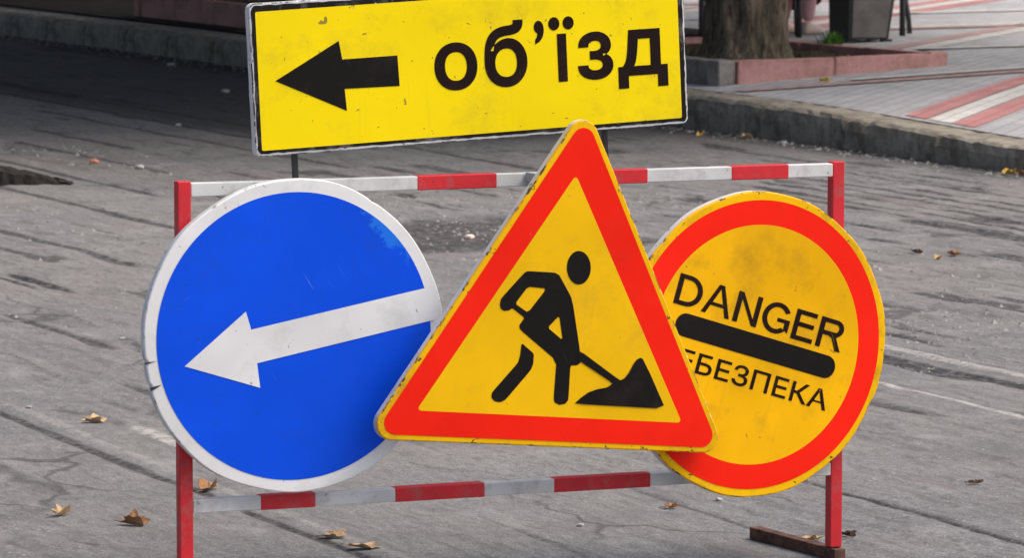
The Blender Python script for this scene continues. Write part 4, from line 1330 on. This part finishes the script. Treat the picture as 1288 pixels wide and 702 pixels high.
def stone_mesh(name, r0, mat, seed, flat_=0.6, sub=2):
    r = random.Random(seed)
    bm = bmesh.new(); bmesh.ops.create_icosphere(bm, subdivisions=sub, radius=r0)
    for v in bm.verts:
        k = 1 + r.uniform(-0.18, 0.18)
        v.co = Vector((v.co.x * k * 1.2, v.co.y * k, v.co.z * k * flat_))
    return bm_obj(name, bm, mat)
stones = [(-0.1795, 18.3209, 0.022, 'tan_stone', 'pale rounded stone on the dark bitumen patch'),
          (-2.1352, 22.4143, 0.026, 'brick_bit', 'orange brick fragment on the rough road'),
          (-1.8719, 22.0362, 0.026, 'pale_stone', 'white stone beside the orange brick fragment'),
          (-3.8439, 36.6, 0.040, 'pale_stone', 'pale stone in the deep shade by the kerb'),
          (-2.4852, 32.0583, 0.034, 'pale_stone', 'flat pale scrap in the shaded gutter lane'),
          (-1.8704, 28.6557, 0.030, 'pale_stone', 'pale chip on the shaded road behind the detour plate'),
          (-1.93, 25.4, 0.018, 'pale_stone', 'small white pebble on the planed streaks'),
          (-1.2915, 14.4949, 0.012, 'pale_stone', 'tiny pale pebble beside the blue disc rim'),
          (-1.4088, 12.7233, 0.010, 'pale_stone', 'white grain next to the long road seam'),
          (0.1653, 10.5254, 0.010, 'pale_stone', 'small white chip below the lower rail'),
          (0.5195, 10.948, 0.010, 'pale_stone', 'white chip near the bottom of the danger disc'),
          (1.48, 23.95, 0.024, 'pale_stone', 'white scrap in the gutter below the planter')]
for i, (x, y, r0, mt, lab) in enumerate(stones):
    r0 *= 0.82
    o = stone_mesh('loose_stone', r0, M[mt], i)
    o.location = (x, y, road_z(x, y) + r0 * 0.45)
    tag(o, lab, 'stone', 'loose stones on the road')

# broken lump of aged asphalt at the left
bm = bmesh.new()
r = random.Random(2)
nn, mm = 22, 12
grid = []
for i in range(nn + 1):
    row = []
    for j in range(mm + 1):
        s, t = i / nn, j / mm
        x = (s - 0.5) * 0.74; y = (t - 0.5) * 0.30
        e = max(0, 1 - abs(2 * s - 1) ** 4) * max(0, 1 - abs(2 * t - 1) ** 12)
        taper_ = 1 - 0.75 * max(0, s - 0.45) / 0.55
        z = 0.095 * e ** 0.45 * taper_ + r.uniform(-0.008, 0.008) * (e > 0.02) - 0.01
        row.append(bm.verts.new((x + r.uniform(-.012, .012), y * taper_ + r.uniform(-.012, .012), z)))
    grid.append(row)
for i in range(nn):
    for j in range(mm):
        bm.faces.new((grid[i][j], grid[i + 1][j], grid[i + 1][j + 1], grid[i][j + 1]))
lump = bm_obj('asphalt_lump', bm, M['tar'])
lump.location = (-2.47, 21.15, road_z(-2.47, 21.15)); lump.rotation_euler = (0, 0, RAD(-6))
tag(lump, 'dark broken lump of aged asphalt lying on the road', 'rubble')

# grit scattered over the carriageway, denser on the rough strips and in the gutter
r = random.Random(31)
FLAT = 0.8
V, Fc = [], []
oct_ = [(1, 0, 0), (0, 1, 0), (-1, 0, 0), (0, -1, 0), (0, 0, 1)]
def grit_at(x, y, s):
    z = road_z(x, y); i0 = len(V); a = r.uniform(0, 6.28)
    for q in oct_:
        k = s * r.uniform(0.6, 1.3)
        V.append((x + (q[0] * math.cos(a) - q[1] * math.sin(a)) * k, y + (q[0] * math.sin(a) + q[1] * math.cos(a)) * k, z + q[2] * k * FLAT - 0.001))
    for k in range(4): Fc.append((i0 + k, i0 + (k + 1) % 4, i0 + 4))
def scatter(count, ua, ub, va, vb, s0, s1):
    for _ in range(count):
        u_ = r.uniform(ua, ub); v_ = r.uniform(va, vb)
        if float(vnoise(np.float64(u_ * 1.3 + 60), np.float64(v_ * 3 + 60), 41)) < r.uniform(0.25, 0.8): continue
        p = street(u_, v_)
        if abs(p.x) > 0.135 * p.y: continue
        grit_at(p.x, p.y, s0 * (s1 / s0) ** (r.random() ** 2.2))
scatter(5000, -11, 12, 0.3, 9, 0.002, 0.007)
scatter(5200, -7, 0, 2.2, 4.5, 0.003, 0.016)
scatter(4200, -5, 4, 3.6, 6.6, 0.003, 0.014)
for _ in range(1300):
    u_ = r.uniform(-6, 18); v_ = abs(r.gauss(0.03, 0.12)) + 0.02
    p = street(u_, v_)
    grit_at(p.x, p.y, r.uniform(0.003, 0.016))
tag(mesh_obj('grit', V, Fc, M['grit']), 'pale stone grit scattered over the road', 'grit', kind='stuff')
V, Fc = [], []
FLAT = 0.45
scatter(2600, -7, 1, 2.0, 4.6, 0.003, 0.012)
scatter(1800, -5, 5, 3.4, 6.4, 0.003, 0.012)
for _ in range(1500):
    u_ = r.uniform(-6, 18); v_ = abs(r.gauss(0.02, 0.09)) + 0.015
    p = street(u_, v_)
    grit_at(p.x, p.y, r.uniform(0.004, 0.022))
n = N('crumb'); M['crumb'] = n.done(n.mix(n.noise(7, 4), (0.035, 0.033, 0.033), (0.13, 0.125, 0.122)), 0.9)
tag(mesh_obj('asphalt_crumbs', V, Fc, M['crumb']), 'dark crumbs of torn asphalt on the rough strip and in the gutter', 'grit', kind='stuff')
